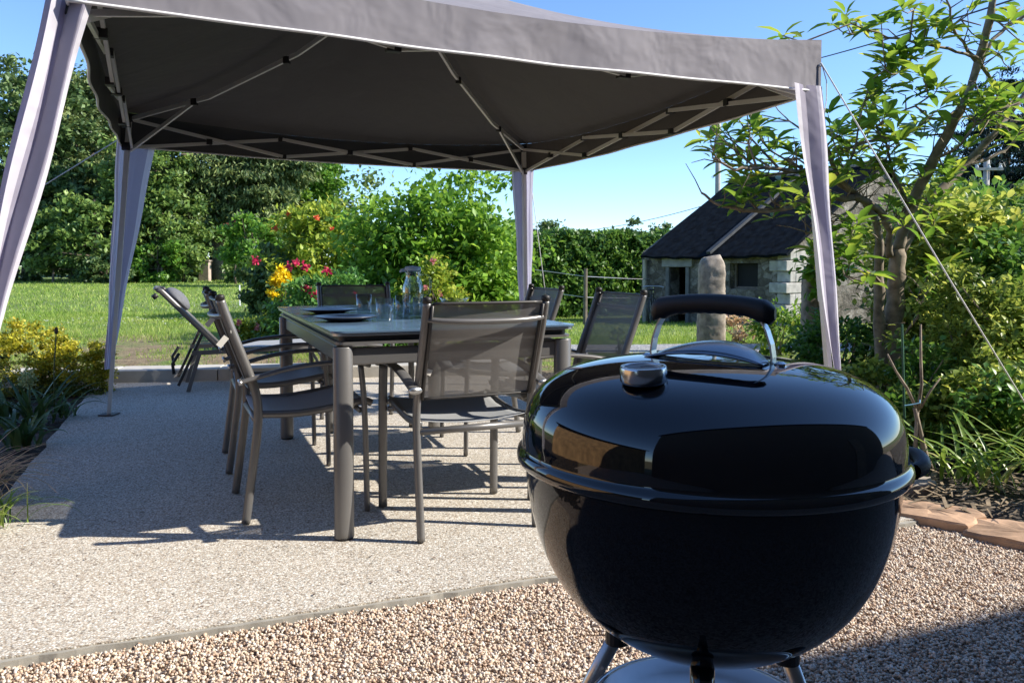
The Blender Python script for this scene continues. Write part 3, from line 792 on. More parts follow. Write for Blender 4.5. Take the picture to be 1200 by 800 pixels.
# ------------------------------------------------------------------ bicycle by the hut
def bicycle():
    root = empty('bicycle', (3.80, 21.7, gh(3.80, 21.7)), R(74)); tag(root, 'dark bicycle seen end-on, parked at the left corner of the stone hut', 'bicycle')
    for x in (-.52, .52):
        m = MB(); m.tube([(x + .33 * math.cos(a), 0, .34 + .33 * math.sin(a)) for a in np.linspace(0, 2 * math.pi, 33)], .02, 8, cap=False)
        wv = m.build('wheel', M['plastic'], root, True)
        h = MB()
        for k in range(14):
            a = 2 * math.pi * k / 14; h.tube([(x, .02 * (-1) ** k, .34), (x + .32 * math.cos(a), 0, .34 + .32 * math.sin(a))], .003, 4)
        h.build('spokes', M['silver'], wv)
    f = MB(); bb = (-.06, 0, .30); st = (-.2, 0, .78); hd = (.36, 0, .80); hd2 = (.39, 0, .66)
    for a, b in ((bb, st), (st, hd), (bb, hd2), (hd, hd2), (bb, (-.52, 0, .34)), (st, (-.52, 0, .34)), (hd2, (.52, 0, .34))): f.tube([a, b], .018, 8)
    f.build('frame', M['frame_dark'], root)
    s = MB(); s.tube([(-.2, 0, .78), (-.22, 0, .9)], .012, 6); s.lathe([(0, 0), (.08, .0), (.1, .025), (.05, .05), (0, .05)], 12, (-.24, 0, .9)); s.build('saddle', M['plastic'], root)
    b = MB(); b.tube([(.36, 0, .8), (.35, 0, .98)], .014, 6); b.tube([(.28, -.29, .98), (.36, -.16, 1.0), (.36, .16, 1.0), (.28, .29, .98)], .014, 8); b.build('handlebar', M['silver'], root)
bicycle()

# ------------------------------------------------------------------ trees at the far edge of the lawn
def ft(px, Y): p = at(px, 328, Y); return (p.x, Y, gh(p.x, Y) - .05)
G = 'trees along the far edge of the lawn'
grow_tree('broadleaf_tree', ft(35, 34), 9.5, [(0, 0, 6.2, 2.6, 2.4, 3.2), (1.1, -.5, 3.0, 2.0, 1.6, 2.2), (-1.5, 0, 3.2, 2, 2, 2.6)], 'lf_tree_dark', .24, 26000, 'dark tall tree at the far left, partly behind the front curtain', group=G, trunk=.26, clumps=120)
grow_tree('broadleaf_tree', ft(88, 36), 9.2, [(0, 0, 6.4, 2.2, 2.2, 2.8), (.2, -.6, 3.4, 2.4, 1.8, 2.2)], 'lf_cedar', .22, 26000, 'olive green tree left of the far curtain', group=G, trunk=.24, clumps=120, droop=.5)
grow_tree('broadleaf_tree', ft(112, 31), 4.0, [(0, 0, 2.0, 1.7, 1.3, 1.7), (-1.8, .4, 1.6, 1.5, 1.2, 1.4)], 'lf_tree_mid', .22, 11000, 'low rounded tree under the olive one beside the rope fence', group=G, trunk=.15, clumps=70)
grow_tree('broadleaf_tree', ft(183, 33), 7.6, [(0, 0, 5.0, 1.5, 1.5, 2.4), (.3, -.4, 2.2, 1.9, 1.5, 2.0), (-1.0, 0, 3.6, 1.3, 1.3, 1.8)], 'lf_tree_mid', .2, 24000, 'pale green tree just right of the far curtain', group=G, trunk=.2, clumps=110)
grow_tree('cedar_tree', ft(262, 35), 8.2, [(-.6, 0, 5.2, 2.1, 1.9, 1.9), (1.3, 0, 4.4, 2.0, 1.8, 1.5), (-.9, -.6, 3.0, 1.6, 1.3, 1.2), (1.9, -.8, 2.9, 1.7, 1.4, 1.2), (3.2, 0, 4.9, 1.1, 1.2, 1.0)], 'lf_cedar', .26, 34000, 'broad cedar with layered drooping boughs and a stout grey trunk', group=G, trunk=.42, clumps=200, aspect=.35, spread=.17, flat=.35, droop=.7, barkm='bark', hollow=.3)
grow_tree('broadleaf_tree', ft(352, 38), 7.0, [(0, 0, 4.7, 1.8, 1.6, 1.7), (-1.2, .3, 4.0, 1.3, 1.3, 1.7)], 'lf_tree_bright', .22, 18000, 'bright green deciduous tree right of the cedar', group=G, trunk=.2, clumps=90)
grow_tree('broadleaf_tree', ft(296, 27), 2.7, [(0, 0, 1.35, 1.0, .9, 1.2)], 'lf_tree_bright', .17, 5000, 'small leafy tree in front of the cedar trunk, left of the flowering bushes', group=G, trunk=.08, clumps=40)
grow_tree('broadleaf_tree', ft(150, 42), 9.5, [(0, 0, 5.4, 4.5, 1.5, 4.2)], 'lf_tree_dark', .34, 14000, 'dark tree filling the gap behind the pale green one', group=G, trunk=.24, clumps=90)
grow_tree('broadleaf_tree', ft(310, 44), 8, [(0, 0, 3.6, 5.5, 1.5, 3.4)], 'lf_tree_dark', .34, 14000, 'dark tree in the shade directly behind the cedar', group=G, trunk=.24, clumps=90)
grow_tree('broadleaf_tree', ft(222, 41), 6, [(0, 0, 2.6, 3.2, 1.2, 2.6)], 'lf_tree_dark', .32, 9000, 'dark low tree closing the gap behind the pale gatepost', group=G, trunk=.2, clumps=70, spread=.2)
rb = grow_tree('bronze_shrub', ft(277, 29), 2.6, [(0, 0, 2.1, .34, .3, .5)], 'lf_red', .16, 700, 'reddish bronze shrub top in front of the cedar', 'shrub', trunk=.04, clumps=14)
for i, (px, Y, w, h, mt, lab) in enumerate([
    (20, 32, 1.8, 1.3, 'lf_tree_dark', 'dark shrub at the far left end of the lawn edge'),
    (125, 30.5, 1.2, .9, 'lf_tree_dark', 'dark shrub low behind the foot of the far curtain'),
    (150, 31.5, 1.1, 1.3, 'lf_tree_mid', 'green shrub just right of the far curtain at the lawn edge'),
    (185, 31, 1.3, 1.2, 'lf_tree_bright', 'bright shrub below the pale green tree'),
    (215, 31.5, 1.0, 1.3, 'lf_tree_mid', 'green shrub left of the pale gatepost'),
    (300, 31, 1.6, 1.3, 'lf_tree_mid', 'green shrub right of the cedar trunk')]):
    grow_tree('undergrowth_shrub', ft(px, Y), h * 1.5, [(0, 0, h * .65, w, .8, h * .75)], mt, .17, 4200, lab, 'shrub', 'shrubs under the far trees', trunk=.05, clumps=36)

# middle distance shrubs
def sh(name, px, Y, w, d, h, mat, leaf, n, label, cat='shrub', z=None, clumps=60, asp=.55, group=None, trunk=.03, extra=(), spread=.14, flat=.7, hollow=.45):
    p = at(px, 330, Y); zz = gh(p.x, Y) if z is None else z
    return grow_tree(name, (p.x, Y, zz), h, [(0, 0, h * .52, w, d, h * .5)] + list(extra), mat, leaf, n, label, cat, group, asp, trunk, clumps=clumps, spread=spread, flat=flat, hollow=hollow)
def petals(root, pts, r, mat, name='flower', k=26):
    for (x, y, z) in pts:
        P = np.array([x, y, z]) + rng.normal(size=(k, 3)) * r * .42
        V, T = leaf_arrays(P, r * .95, .8, None, .2)
        link_np(name, V, T, M[mat], root)
rh = sh('rhododendron_bush', 378, 13, .92, .8, 2.0, 'lf_rhodo', .10, 14000, 'yellow-green rhododendron with a few coral blooms behind the flower bed', z=.06, clumps=130)
petals(rh, [(-.35, -.7, 1.72), (.1, -.75, 1.66), (.32, -.7, 1.5), (-.6, -.5, 1.5)], .045, 'petal_orange')
sh('dark_bush', 322, 12.6, .42, .4, 1.15, 'lf_tree_dark', .10, 5000, 'dark bush left of the yellow flowering shrub', z=.06, clumps=40)
yb = sh('yellow_flower_shrub', 330, 8.9, .18, .17, .80, 'lf_rhodo', .05, 2600, 'narrow shrub topped with a dense ball of yellow flowers', z=.02, clumps=30)
petals(yb, [(-.02, -.05, .86), (.02, -.1, .78), (-.06, -.08, .80), (.06, -.02, .84), (.0, .0, .92), (-.07, -.12, .66)], .052, 'petal_yellow', 'flower_head', 150)
rp = sh('peony_bush', 394, 8.5, .72, .42, .86, 'lf_peony', .075, 14000, 'light green peony bush with crimson blooms behind the head chair', z=-.02, clumps=110, asp=.4)
petals(rp, [(-.22, -.38, .78), (-.13, -.40, .72), (-.03, -.30, .95), (-.10, -.42, .68), (-.40, -.1, 1.03), (-.47, -.1, .99), (.28, -.36, .70)], .042, 'petal_red')
rp2 = sh('peony_bush', 346, 9.2, .26, .3, .86, 'lf_peony', .07, 4200, 'peony bush with one crimson bloom left of the larger peony bush', z=.02, clumps=40, asp=.4)
petals(rp2, [(-.42, -.1, 1.02), (.16, -.2, .96)], .05, 'petal_red')
rf = sh('rose_bush', 316, 8.6, .38, .3, .42, 'lf_rhodo', .055, 4200, 'low rose bush with pale pink blooms at the kerb behind the left chairs', z=.03, clumps=50)
petals(rf, [(-.26, -.22, .36), (-.05, -.28, .3), (-.3, -.2, .27)], .035, 'petal_pink')
sh('fig_bush', 512, 9.9, 1.0, .85, 2.15, 'lf_fig', .095, 26000, 'large round fresh green bush in the middle behind the table', z=-.05, clumps=190, asp=.6, trunk=.06, extra=[(-.4, 0, .8, .72, .7, .75), (.5, .1, .75, .62, .6, .75)], spread=.15)
rr = sh('pink_rose_bush', 508, 8.8, .4, .3, 1.05, 'lf_rhodo', .06, 4200, 'rose bush with pale pink blooms right of the water carafe', z=-.03, clumps=50)
petals(rr, [(.1, -.28, .72), (-.05, -.3, .78), (.02, -.3, 1.06)], .035, 'petal_pink')

# clipped hedge and trees beyond it
def hedge():
    a = Vector((-2.5, 25.5, 0)); b = Vector((9.5, 31, 0)); L = (b - a).length
    n = 52000
    t = rng.uniform(0, 1, n); side = rng.random(n)
    d = (b - a) / L; nn = np.array([d.y, -d.x, 0])
    zt_ = 2.95 + .12 * np.sin(t * 40) + .08 * np.sin(t * 97)
    z = np.where(side < .72, rng.uniform(0, 1, n) * zt_, zt_ + rng.normal(size=n) * .06)
    off = np.where(side < .72, rng.normal(size=n) * .12 + .6, rng.uniform(-.7, .7, n))
    P = np.array(a)[None] + np.outer(t * L, np.array(d)) + off[:, None] * nn[None]
    P[:, 2] = z
    P += .06 * np.stack([np.sin(P[:, 2] * 5 + t * 60)] * 3, 1)
    zb = -.95
    root = empty('clipped_hedge', (a.x, a.y, zb)); tag(root, 'tall clipped green hedge behind the wire fence', 'hedge')
    P -= np.array([a.x, a.y, 0])
    V, T = leaf_arrays(P, .17, .6, None, .4); link_np('foliage', V, T, M['lf_hedge'], root)
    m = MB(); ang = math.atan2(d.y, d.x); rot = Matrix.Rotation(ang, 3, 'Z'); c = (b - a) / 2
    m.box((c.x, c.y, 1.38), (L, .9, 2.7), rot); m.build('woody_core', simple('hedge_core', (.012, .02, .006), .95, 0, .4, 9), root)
hedge()
G2 = 'trees beyond the hedge'
for px, Y, w, h, mt, lab in [(640, 44, 1.4, 2.75, 'lf_tree_dark', 'tree top showing over the hedge beside the far right curtain'), (668, 48, 1.2, 2.2, 'lf_tree_dark', 'low tree top over the hedge right of the rope'),
                             (735, 46, 1.6, 2.75, 'lf_tree_dark', 'rounded tree top over the middle of the hedge'), (765, 50, 2.0, 2.9, 'lf_tree_dark', 'rounded tree top over the hedge next to the hut roof')]:
    p = at(px, 330, Y); grow_tree('distant_tree', (p.x, Y, -.9), h + .9, [(0, 0, h, w, 1.2, 1.5)], mt, .26, 3500, lab, 'tree', G2, trunk=.15, clumps=40)
# right-hand background
def rt(px, Y): p = at(px, 330, Y); return (p.x, Y, gh(p.x, Y) - .05)
grow_tree('dark_conifer', rt(1172, 34), 10.5, [(0, 0, 8.3, 1.3, 1.3, 1.6), (.2, 0, 6.4, 2.3, 2.0, 1.6), (0, 0, 4.4, 3.0, 2.4, 1.8), (0, 0, 2.4, 3.6, 2.4, 1.9)], 'lf_blue', .26, 40000, 'dark blue-green conifer at the right edge behind the pole', trunk=.3, clumps=260, aspect=.25, flat=.3, droop=.5, spread=.14)
grow_tree('dark_conifer', rt(1245, 36), 11, [(0, 0, 8.3, 2, 2, 2.4), (0, 0, 5, 3.4, 2.6, 2.8), (0, 0, 2.4, 3.8, 2.4, 1.9)], 'lf_blue', .28, 24000, 'second dark conifer just cut by the right edge of the view', trunk=.3, clumps=200, aspect=.25, flat=.3, droop=.5)
grow_tree('broadleaf_tree', rt(1105, 30), 5.4, [(0, 0, 3.2, 1.5, 1.3, 2.0), (-.6, 0, 2.0, 1.3, 1.2, 1.8)], 'lf_tree_mid', .2, 16000, 'mid green tree between the hut and the dark conifer', trunk=.16, clumps=90)
grow_tree('broadleaf_tree', rt(1155, 23), 2.9, [(0, 0, 1.5, 1.7, 1.2, 1.3)], 'lf_tree_mid', .16, 9000, 'low green tree below the pole at the right', trunk=.12, clumps=80)
sh('laurel_bush', 1190, 10.5, 1.6, 1.1, 2.0, 'lf_shrub2', .12, 14000, 'large glossy laurel bush at the right edge of the garden', z=-.05, clumps=140, trunk=.05)

# ------------------------------------------------------------------ magnolia tree
def whorl(P, n, size, up):
    """rosette of long leaves round a twig tip"""
    a = rng.uniform(0, 6.28) + np.arange(n) * 2 * math.pi / n + rng.normal(size=n) * .35
    d = np.stack([np.cos(a), np.sin(a), rng.uniform(-.6, .9, n)], 1) + np.array(up) * .25
    return leaf_arrays(np.repeat(np.array([P]), n, 0) + d * .01, size, .36, d, .8, .5, detail=1)
def magnolia():
    base = at(1040, 478, 5.8); bx, by, bz = base.x, base.y, 0
    root = empty('magnolia_tree', (bx, by, bz)); tag(root, 'crooked magnolia tree with long yellow-green leaves beside the stone hut', 'tree')
    def A(px, py, Y): v = at(px, py, Y); return v - Vector((bx, by, bz))
    B = [
        ([(1038, 482, 5.8), (1044, 400, 5.8), (1050, 340, 5.8), (1052, 292, 5.8)], .105, .062),
        ([(1052, 295, 5.8), (1068, 245, 5.75), (1095, 185, 5.7), (1125, 130, 5.6), (1148, 70, 5.6), (1163, 5, 5.5), (1175, -60, 5.5)], .058, .026),
        ([(1054, 298, 5.8), (1090, 238, 5.9), (1130, 195, 6.0), (1165, 157, 6.0), (1200, 112, 6.1), (1250, 60, 6.1)], .05, .022),
        ([(1036, 470, 5.8), (1030, 380, 5.75), (1031, 310, 5.7), (1028, 262, 5.65), (1007, 231, 5.6), (986, 212, 5.5), (968, 172, 5.4)], .060, .014),
        ([(1043, 300, 5.78), (1040, 262, 5.7), (1022, 240, 5.6), (1000, 231, 5.55)], .04, .026),
        ([(1007, 231, 5.6), (970, 208, 5.5), (933, 200, 5.4), (895, 197, 5.3), (862, 198, 5.2), (835, 185, 5.2)], .028, .008),
        ([(1000, 231, 5.55), (950, 234, 5.5), (920, 244, 5.4), (880, 247, 5.3), (845, 240, 5.3), (822, 226, 5.3)], .03, .009),
        ([(1167, 157, 6.0), (1172, 118, 5.8), (1150, 76, 5.6), (1130, 63, 5.5), (1090, 53, 5.4), (1040, 43, 5.3), (997, 28, 5.2)], .022, .006),
        ([(1128, 125, 5.6), (1165, 45, 5.7), (1200, 20, 5.8), (1240, -10, 5.8)], .024, .012),
        ([(1130, 195, 6.0), (1180, 175, 6.1), (1210, 130, 6.1)], .02, .01),
        ([(1125, 130, 5.6), (1095, 140, 5.5), (1070, 125, 5.4), (1040, 140, 5.4)], .016, .005),
        ([(1068, 245, 5.75), (1050, 210, 5.6), (1040, 170, 5.5), (1030, 140, 5.5)], .02, .006),
        ([(1095, 185, 5.7), (1120, 175, 5.5), (1140, 150, 5.4)], .016, .006),
        ([(1148, 75, 5.6), (1120, 40, 5.5), (1110, 0, 5.4), (1108, -30, 5.4)], .016, .006),
        ([(986, 212, 5.5), (1000, 180, 5.4), (1010, 130, 5.4), (1020, 95, 5.3)], .014, .005),
        ([(1045, 410, 5.8), (1075, 370, 5.6), (1092, 330, 5.5)], .016, .006),
        ([(1030, 330, 5.7), (1000, 300, 5.6), (975, 290, 5.5)], .014, .005),
        ([(1010, 232, 5.6), (985, 255, 5.5), (960, 262, 5.4), (945, 275, 5.4)], .014, .005),
    ]
    segs = []
    t = MB()
    for pts, r0, r1 in B:
        q = [A(*p) for p in pts]; dense = []
        for i in range(len(q) - 1):
            p0 = q[max(i - 1, 0)]; p1 = q[i]; p2 = q[i + 1]; p3 = q[min(i + 2, len(q) - 1)]
            for k in range(4):
                u = k / 4
                dense.append(.5 * ((2 * p1) + (p2 - p0) * u + (2 * p0 - 5 * p1 + 4 * p2 - p3) * u * u + (3 * p1 - p0 - 3 * p2 + p3) * u ** 3) + Vector(rng.normal(size=3) * .005))
        dense.append(q[-1])
        m = len(dense); rr = [.80 * (r0 + (r1 - r0) * (i / (m - 1)) ** .8) * (1 + .07 * rng.normal()) for i in range(m)]
        t.tube(dense, rr, 10); segs += [(d, r) for d, r in zip(dense, rr) if r < .05]
    # leafy shoots: (px, py, count, spread)
    C = [(832, 165, 3, 12), (850, 150, 3, 14), (875, 165, 4, 16), (845, 190, 3, 14), (900, 160, 4, 16), (910, 190, 4, 14), (880, 205, 4, 15), (870, 232, 4, 14), (905, 230, 4, 16), (930, 180, 3, 14), (860, 130, 2, 10), (893, 135, 2, 10),
         (975, 150, 4, 16), (985, 175, 4, 14), (1000, 150, 3, 14), (1030, 165, 4, 18), (1045, 140, 4, 18), (1015, 120, 3, 14), (1060, 160, 4, 18), (1078, 150, 3, 14), (1040, 95, 3, 16), (1065, 80, 4, 15), (1030, 70, 3, 14), (1085, 95, 3, 14),
         (990, 22, 3, 10), (1010, 30, 2, 12), (1100, 22, 3, 14), (1085, 35, 3, 12), (1080, 2, 2, 10), (1045, 60, 2, 10), (1150, 30, 2, 14), (1185, 25, 3, 14), (1170, 60, 2, 14), (1140, 135, 3, 16), (1165, 120, 3, 14), (1195, 120, 3, 14), (1150, 150, 3, 14),
         (990, 205, 3, 14), (1020, 200, 3, 16), (1060, 215, 3, 14), (1075, 200, 3, 12), (965, 240, 3, 14), (980, 270, 4, 14), (950, 262, 3, 12), (1000, 285, 4, 14), (970, 300, 4, 14), (1090, 220, 3, 12), (1100, 250, 3, 14), (1190, 160, 2, 12), (1120, 205, 3, 12),
         (1078, 340, 3, 14), (1095, 320, 3, 12), (1010, 330, 3, 10), (950, 200, 2, 10), (917, 42, 1, 3), (1178, -20, 3, 14), (1050, 245, 2, 10), (1135, 95, 2, 12), (1062, 265, 2, 10)]
    leaves = []
    for px, py, n, sp in C:
        Y = rng.uniform(5.25, 5.9)
        c = A(px, py, Y)
        s, r = min(segs, key=lambda e: (e[0] - c).length)
        j = s.lerp(c, .6) + Vector(rng.normal(size=3) * .04)
        t.tube([s, j, c], [min(r, .009), .006, .004], 6)
        for k in range(n):
            e = A(px + rng.normal() * sp, py + rng.normal() * sp, Y + rng.normal() * .12)
            t.tube([j, j.lerp(e, .5) + Vector((0, 0, -.02)), e], [.005, .004, .003], 5)
            leaves.append(whorl(np.array(e), int(rng.integers(5, 10)), rng.uniform(.10, .17), (0, 0, 1)))
            if rng.random() < .6:
                m2 = j.lerp(e, .55); leaves.append(whorl(np.array(m2), 3, .11, (0, 0, 1)))
    for k in range(150):
        s, r = segs[rng.integers(0, len(segs))]; d = Vector(rng.normal(size=3)); d.z = abs(d.z); d.normalize(); l = rng.uniform(.08, .28)
        t.tube([s, s + d * l * .5 + Vector(rng.normal(size=3) * .015), s + d * l], [.005, .0035, .002], 5)
        if rng.random() < .3: leaves.append(whorl(np.array(s + d * l), 3, .085, (0, 0, 1)))
    t.build('trunk', M['bark'], root, True)
    V, T = merge(leaves); link_np('foliage', V, T, M['lf_magnolia'], root)
magnolia()

# ------------------------------------------------------------------ planting on the right
def detshrub(name, px, Y, z, w, d, h, mat, leaf, n, label, clumps=80, asp=.6, group=None, stems=10, spread=.15):
    p = at(px, 400, Y); root = empty(name, (p.x, Y, z)); tag(root, label, 'shrub', group)
    P, out = blob_pts((0, 0, h * .55), (w, d, h * .5), n, clumps, spread, .35)
    P[:, 2] = np.maximum(P[:, 2], .02)
    D = out * .6 + rand_dirs(n) * .7
    V, T = leaf_arrays(P, leaf, asp, D, .7, .4, detail=1); link_np('foliage', V, T, M[mat], root)
    m = MB()
    for k in range(stems):
        e = Vector(P[rng.integers(0, n)]); b = Vector((rng.normal() * w * .15, rng.normal() * d * .15, -.03)); mid = b.lerp(e, .5) + Vector(rng.normal(size=3) * .05)
        m.tube([b, mid, e], [.010, .007, .003], 6)
    m.build('stems', M['bark'], root)
    return root
GR = 'shrubs in the right-hand border'
detshrub('border_shrub', 1085, 6.6, 0, .55, .5, 1.55, 'lf_shrub', .07, 5200, 'tall loose shrub right behind the magnolia trunk', 90, group=GR)
detshrub('border_shrub', 1150, 6.3, 0, .55, .5, 1.55, 'lf_shrub', .075, 5600, 'tall leafy shrub with pale young leaves right of the rope middle', 90, group=GR)
detshrub('border_shrub', 1205, 5.8, 0, .55, .5, 1.25, 'lf_shrub2', .07, 4600, 'deep green shrub cut by the right edge under the guy rope', 80, group=GR)
detshrub('border_shrub', 1138, 5.0, 0, .36, .4, .95, 'lf_shrub', .052, 5000, 'mid-height feathery shrub in front of the tall ones', 90, asp=.45, group=GR)
detshrub('border_shrub', 1180, 4.7, 0, .45, .4, .85, 'lf_shrub', .05, 5000, 'bushy light green shrub above the strap leaves at the right', 90, asp=.45, group=GR)
detshrub('border_shrub', 985, 6.6, 0, .35, .4, .55, 'lf_shrub2', .05, 3200, 'low green shrub at the foot of the right-hand curtain', 60, group=GR)
detshrub('border_shrub', 1082, 4.6, 0, .16, .2, .50, 'lf_shrub2', .045, 900, 'small sparse shrub beside the bare sapling', 40, group=GR)
detshrub('border_shrub', 1030, 5.2, 0, .3, .3, .36, 'lf_shrub', .045, 1800, 'low ground-hugging shrub at the magnolia foot', 40, group=GR)
detshrub('border_shrub', 1235, 5.0, 0, .45, .4, 1.1, 'lf_shrub2', .06, 3000, 'dark leafy shrub right at the picture edge', 60, group=GR)
detshrub('border_shrub', 1150, 7.6, 0, .9, .5, 1.75, 'lf_shrub2', .085, 5200, 'broad deep green shrub at the back of the border', 90, group=GR)
detshrub('ground_plant', 1100, 4.35, 0, .26, .25, .34, 'lf_shrub', .042, 1900, 'low light green plant between the sapling and the lilies', 46, group='low plants filling the right-hand bed')
detshrub('ground_plant', 1165, 4.15, 0, .32, .25, .46, 'lf_shrub', .045, 2600, 'bright leafy low plant in the middle of the lily clumps', 56, group='low plants filling the right-hand bed')
detshrub('ground_plant', 1215, 3.9, 0, .30, .25, .42, 'lf_shrub2', .045, 2000, 'deep green low plant cut by the right picture edge', 46, group='low plants filling the right-hand bed')
detshrub('ground_plant', 1040, 4.5, 0, .2, .2, .26, 'lf_shrub2', .04, 1300, 'low dark plant just behind the right rim of the barbecue', 36, group='low plants filling the right-hand bed')
lb = at(915, 400, 9.2)
r_ = detshrub('young_laurel', 915, 9.2, -.05, .33, .3, .62, 'lf_magnolia', .085, 900, 'young bush with upright yellow-green leaves in front of the hut corner', 36, asp=.4)
detshrub('young_laurel', 868, 11.6, -.12, .25, .2, .35, 'lf_straw', .06, 500, 'low brownish dry shrub right of the granite post', 20)
detshrub('dry_weed', 725, 9.0, -.03, .14, .1, .34, 'lf_shrub', .03, 240, 'small spindly weed at the lane edge left of the granite post', 14)
# climbing plant by the hut corner
detshrub('vine', 966, 7.9, .62, .24, .2, .55, 'lf_fig', .08, 420, 'round-leaved vine climbing over the narrow granite post', 26, asp=.85)

def strap_clump(name, x, y, z, n, L, w, mat, label, cat='plant', arch=.8, group=None, spread=.08, bias=(0, 0)):
    root = empty(name, (x, y, z)); tag(root, label, cat, group)
    V = []; T = []; k = 0
    for i in range(n):
        a = rng.uniform(0, 6.28); l = L * rng.uniform(.55, 1.15); d = np.array([math.cos(a) + bias[0], math.sin(a) + bias[1]]); d /= np.linalg.norm(d)
        s = np.array([-d[1], d[0]]); b = rng.normal(size=2) * spread; e = rng.uniform(.55, 1.15) * arch; ww = w * rng.uniform(.6, 1.2)
        m = 7
        for j in range(m + 1):
            t = j / m; ang = 1.35 - e * 1.9 * t
            if j == 0: pos = np.array([b[0], b[1], -.01])
            else: pos = pos + l / m * np.array([d[0] * math.cos(ang), d[1] * math.cos(ang), math.sin(ang)])
            pos[2] = max(pos[2], .01 + .002 * i / n)
            wt = ww * (1 - t ** 2.5) * (.6 + .4 * min(1, t * 4)) * .5 + .0006
            V += [(pos[0] - s[0] * wt, pos[1] - s[1] * wt, pos[2] + wt * .5), (pos[0], pos[1], pos[2]), (pos[0] + s[0] * wt, pos[1] + s[1] * wt, pos[2] + wt * .5)]
            if j < m:
                q = k + j * 3
                T += [(q, q + 1, q + 4), (q, q + 4, q + 3), (q + 1, q + 2, q + 5), (q + 1, q + 5, q + 4)]
        k += (m + 1) * 3
    link_np('leaves', V, T, M[mat], root, True)
    return root
GS = 'strap-leaved lilies along the right border'
strap_clump('lily_clump', 2.05, 3.55, 0, 46, .42, .020, 'lf_strap', 'arching strap-leaved clump just behind the ochre rocks', group=GS, arch=.9)
strap_clump('lily_clump', 2.30, 3.30, 0, 50, .46, .020, 'lf_strap', 'largest arching lily clump at the right edge above the rocks', group=GS, arch=.9, bias=(-.4, -.2))
strap_clump('lily_clump', 2.50, 3.85, 0, 46, .46, .018, 'lf_strap', 'lily clump further back at the right edge', group=GS)
strap_clump('lily_clump', 2.18, 4.15, 0, 40, .42, .016, 'lf_strap', 'lily clump in front of the light green shrub', group=GS)
strap_clump('lily_clump', 1.92, 4.45, 0, 34, .34, .014, 'lf_strap', 'thin-leaved clump beside the bare sapling', group=GS, arch=.8)
strap_clump('lily_clump', 2.62, 3.05, 0, 34, .44, .02, 'lf_strap', 'lily clump cut off by the right picture edge', group=GS, bias=(-.5, 0))

# rocks edging the bed, dry sticks, sapling with stake
def rock(x, y, z, dx, dy, dz, rz, label, mat='rock'):
    m = MB(); ns = 22; rows = []
    rad = []
    for k in range(ns):
        a = 2 * math.pi * k / ns; q = (abs(math.cos(a)) ** 5 + abs(math.sin(a)) ** 5) ** -.2
        rad.append(q * (1 + .05 * math.sin(k * 1.1 + x * 7) + .025 * rng.normal()))
    for t, zz in ((1.0, -dz), (1.03, -.2 * dz), (.98, .25 * dz), (.92, .42 * dz), (.6, .5 * dz), (.25, .52 * dz), (.02, .5 * dz)):
        rows.append([(dx / 2 * math.cos(2 * math.pi * k / ns) * rad[k % ns] * t, dy / 2 * math.sin(2 * math.pi * k / ns) * rad[k % ns] * t, zz + dz * .05 * rng.normal() * (t > .1)) for k in range(ns + 1)])
    for r in rows: r[-1] = r[0]
    m.sheet(rows); o = m.build('edging_rock', M[mat], None, False); o.location = (x, y, z); o.rotation_euler = (R(5), R(-3), rz)
    tag(o, label, 'rock', 'flat rocks edging the right-hand bed')
rock(1.64, 3.12, -.0, .38, .19, .05, -.75, 'orange-brown flat rock nearest the barbecue')
rock(1.88, 2.84, .0, .44, .22, .055, -.65, 'pinkish flat rock at the right edge of the pebbles')
rock(2.2, 2.58, .0, .40, .22, .06, -.5, 'flat rock cut off by the right picture edge')
rock(1.74, 3.46, .02, .22, .09, .05, .2, 'grey stone lying in the bed behind the orange-brown rock', 'granite')
def sapling():
    b = at(1072, 550, 3.62); root = empty('sapling', (b.x, 3.62, 0)); tag(root, 'thin bare forked sapling rising from the bed beside the barbecue', 'sapling')
    def A(px, py, Y=3.62): v = at(px, py, Y); return v - Vector((b.x, 3.62, 0))
    m = MB()
    m.tube([A(1090, 548), A(1084, 530), A(1077, 500), A(1072, 478)], [.016, .013, .011, .010], 8)
    m.tube([A(1076, 482), A(1063, 455), A(1050, 435), A(1040, 415)], [.009, .007, .005, .004], 6)
    m.tube([A(1076, 480), A(1080, 450), A(1079, 420), A(1079, 380)], [.009, .007, .006, .004], 6)
    m.tube([A(1079, 478), A(1090, 458), A(1102, 443)], [.006, .005, .003], 6)
    m.tube([A(1074, 552), A(1073, 520), A(1075, 480)], [.011, .010, .008], 8)
    m.build('stem', M['bark'], root, True)
    t = MB(); t.tube([A(1060, 475, 3.58), A(1068, 474, 3.58), A(1078, 472, 3.58), A(1078, 468, 3.62)], .003, 6); t.build('tie', simple('blue_tie', (.12, .3, .45), .5), root)
sapling()
m = MB(); v0 = at(1062, 560, 4.1); v1 = at(1057, 380, 4.1)
m.tube([v0, v1], .006, 6); tag(m.build('plant_support', simple('green_wire', (.03, .10, .06), .5)), 'thin green plant support rod left of the sapling', 'plant support')
tm = MB()
for k in range(620):
    x = rng.uniform(1.5, 2.9); y = rng.uniform(3.0, 4.6)
    if y < 3.2 - (x - 1.56) * 1.1: continue
    a = rng.uniform(0, 3.14); l = rng.uniform(.03, .10); z = .015 + rng.uniform(0, .02)
    tm.bar((x, y, z), (x + l * math.cos(a), y + l * math.sin(a), z + rng.uniform(-.01, .02)), rng.uniform(.004, .016), .002)
tag(tm.build('leaf_litter', simple('dry_leaf_litter', (.25, .19, .12), .9, 0, .5, 25)), 'dry leaves and twigs lying on the right-hand bed', 'leaf litter', kind='stuff')

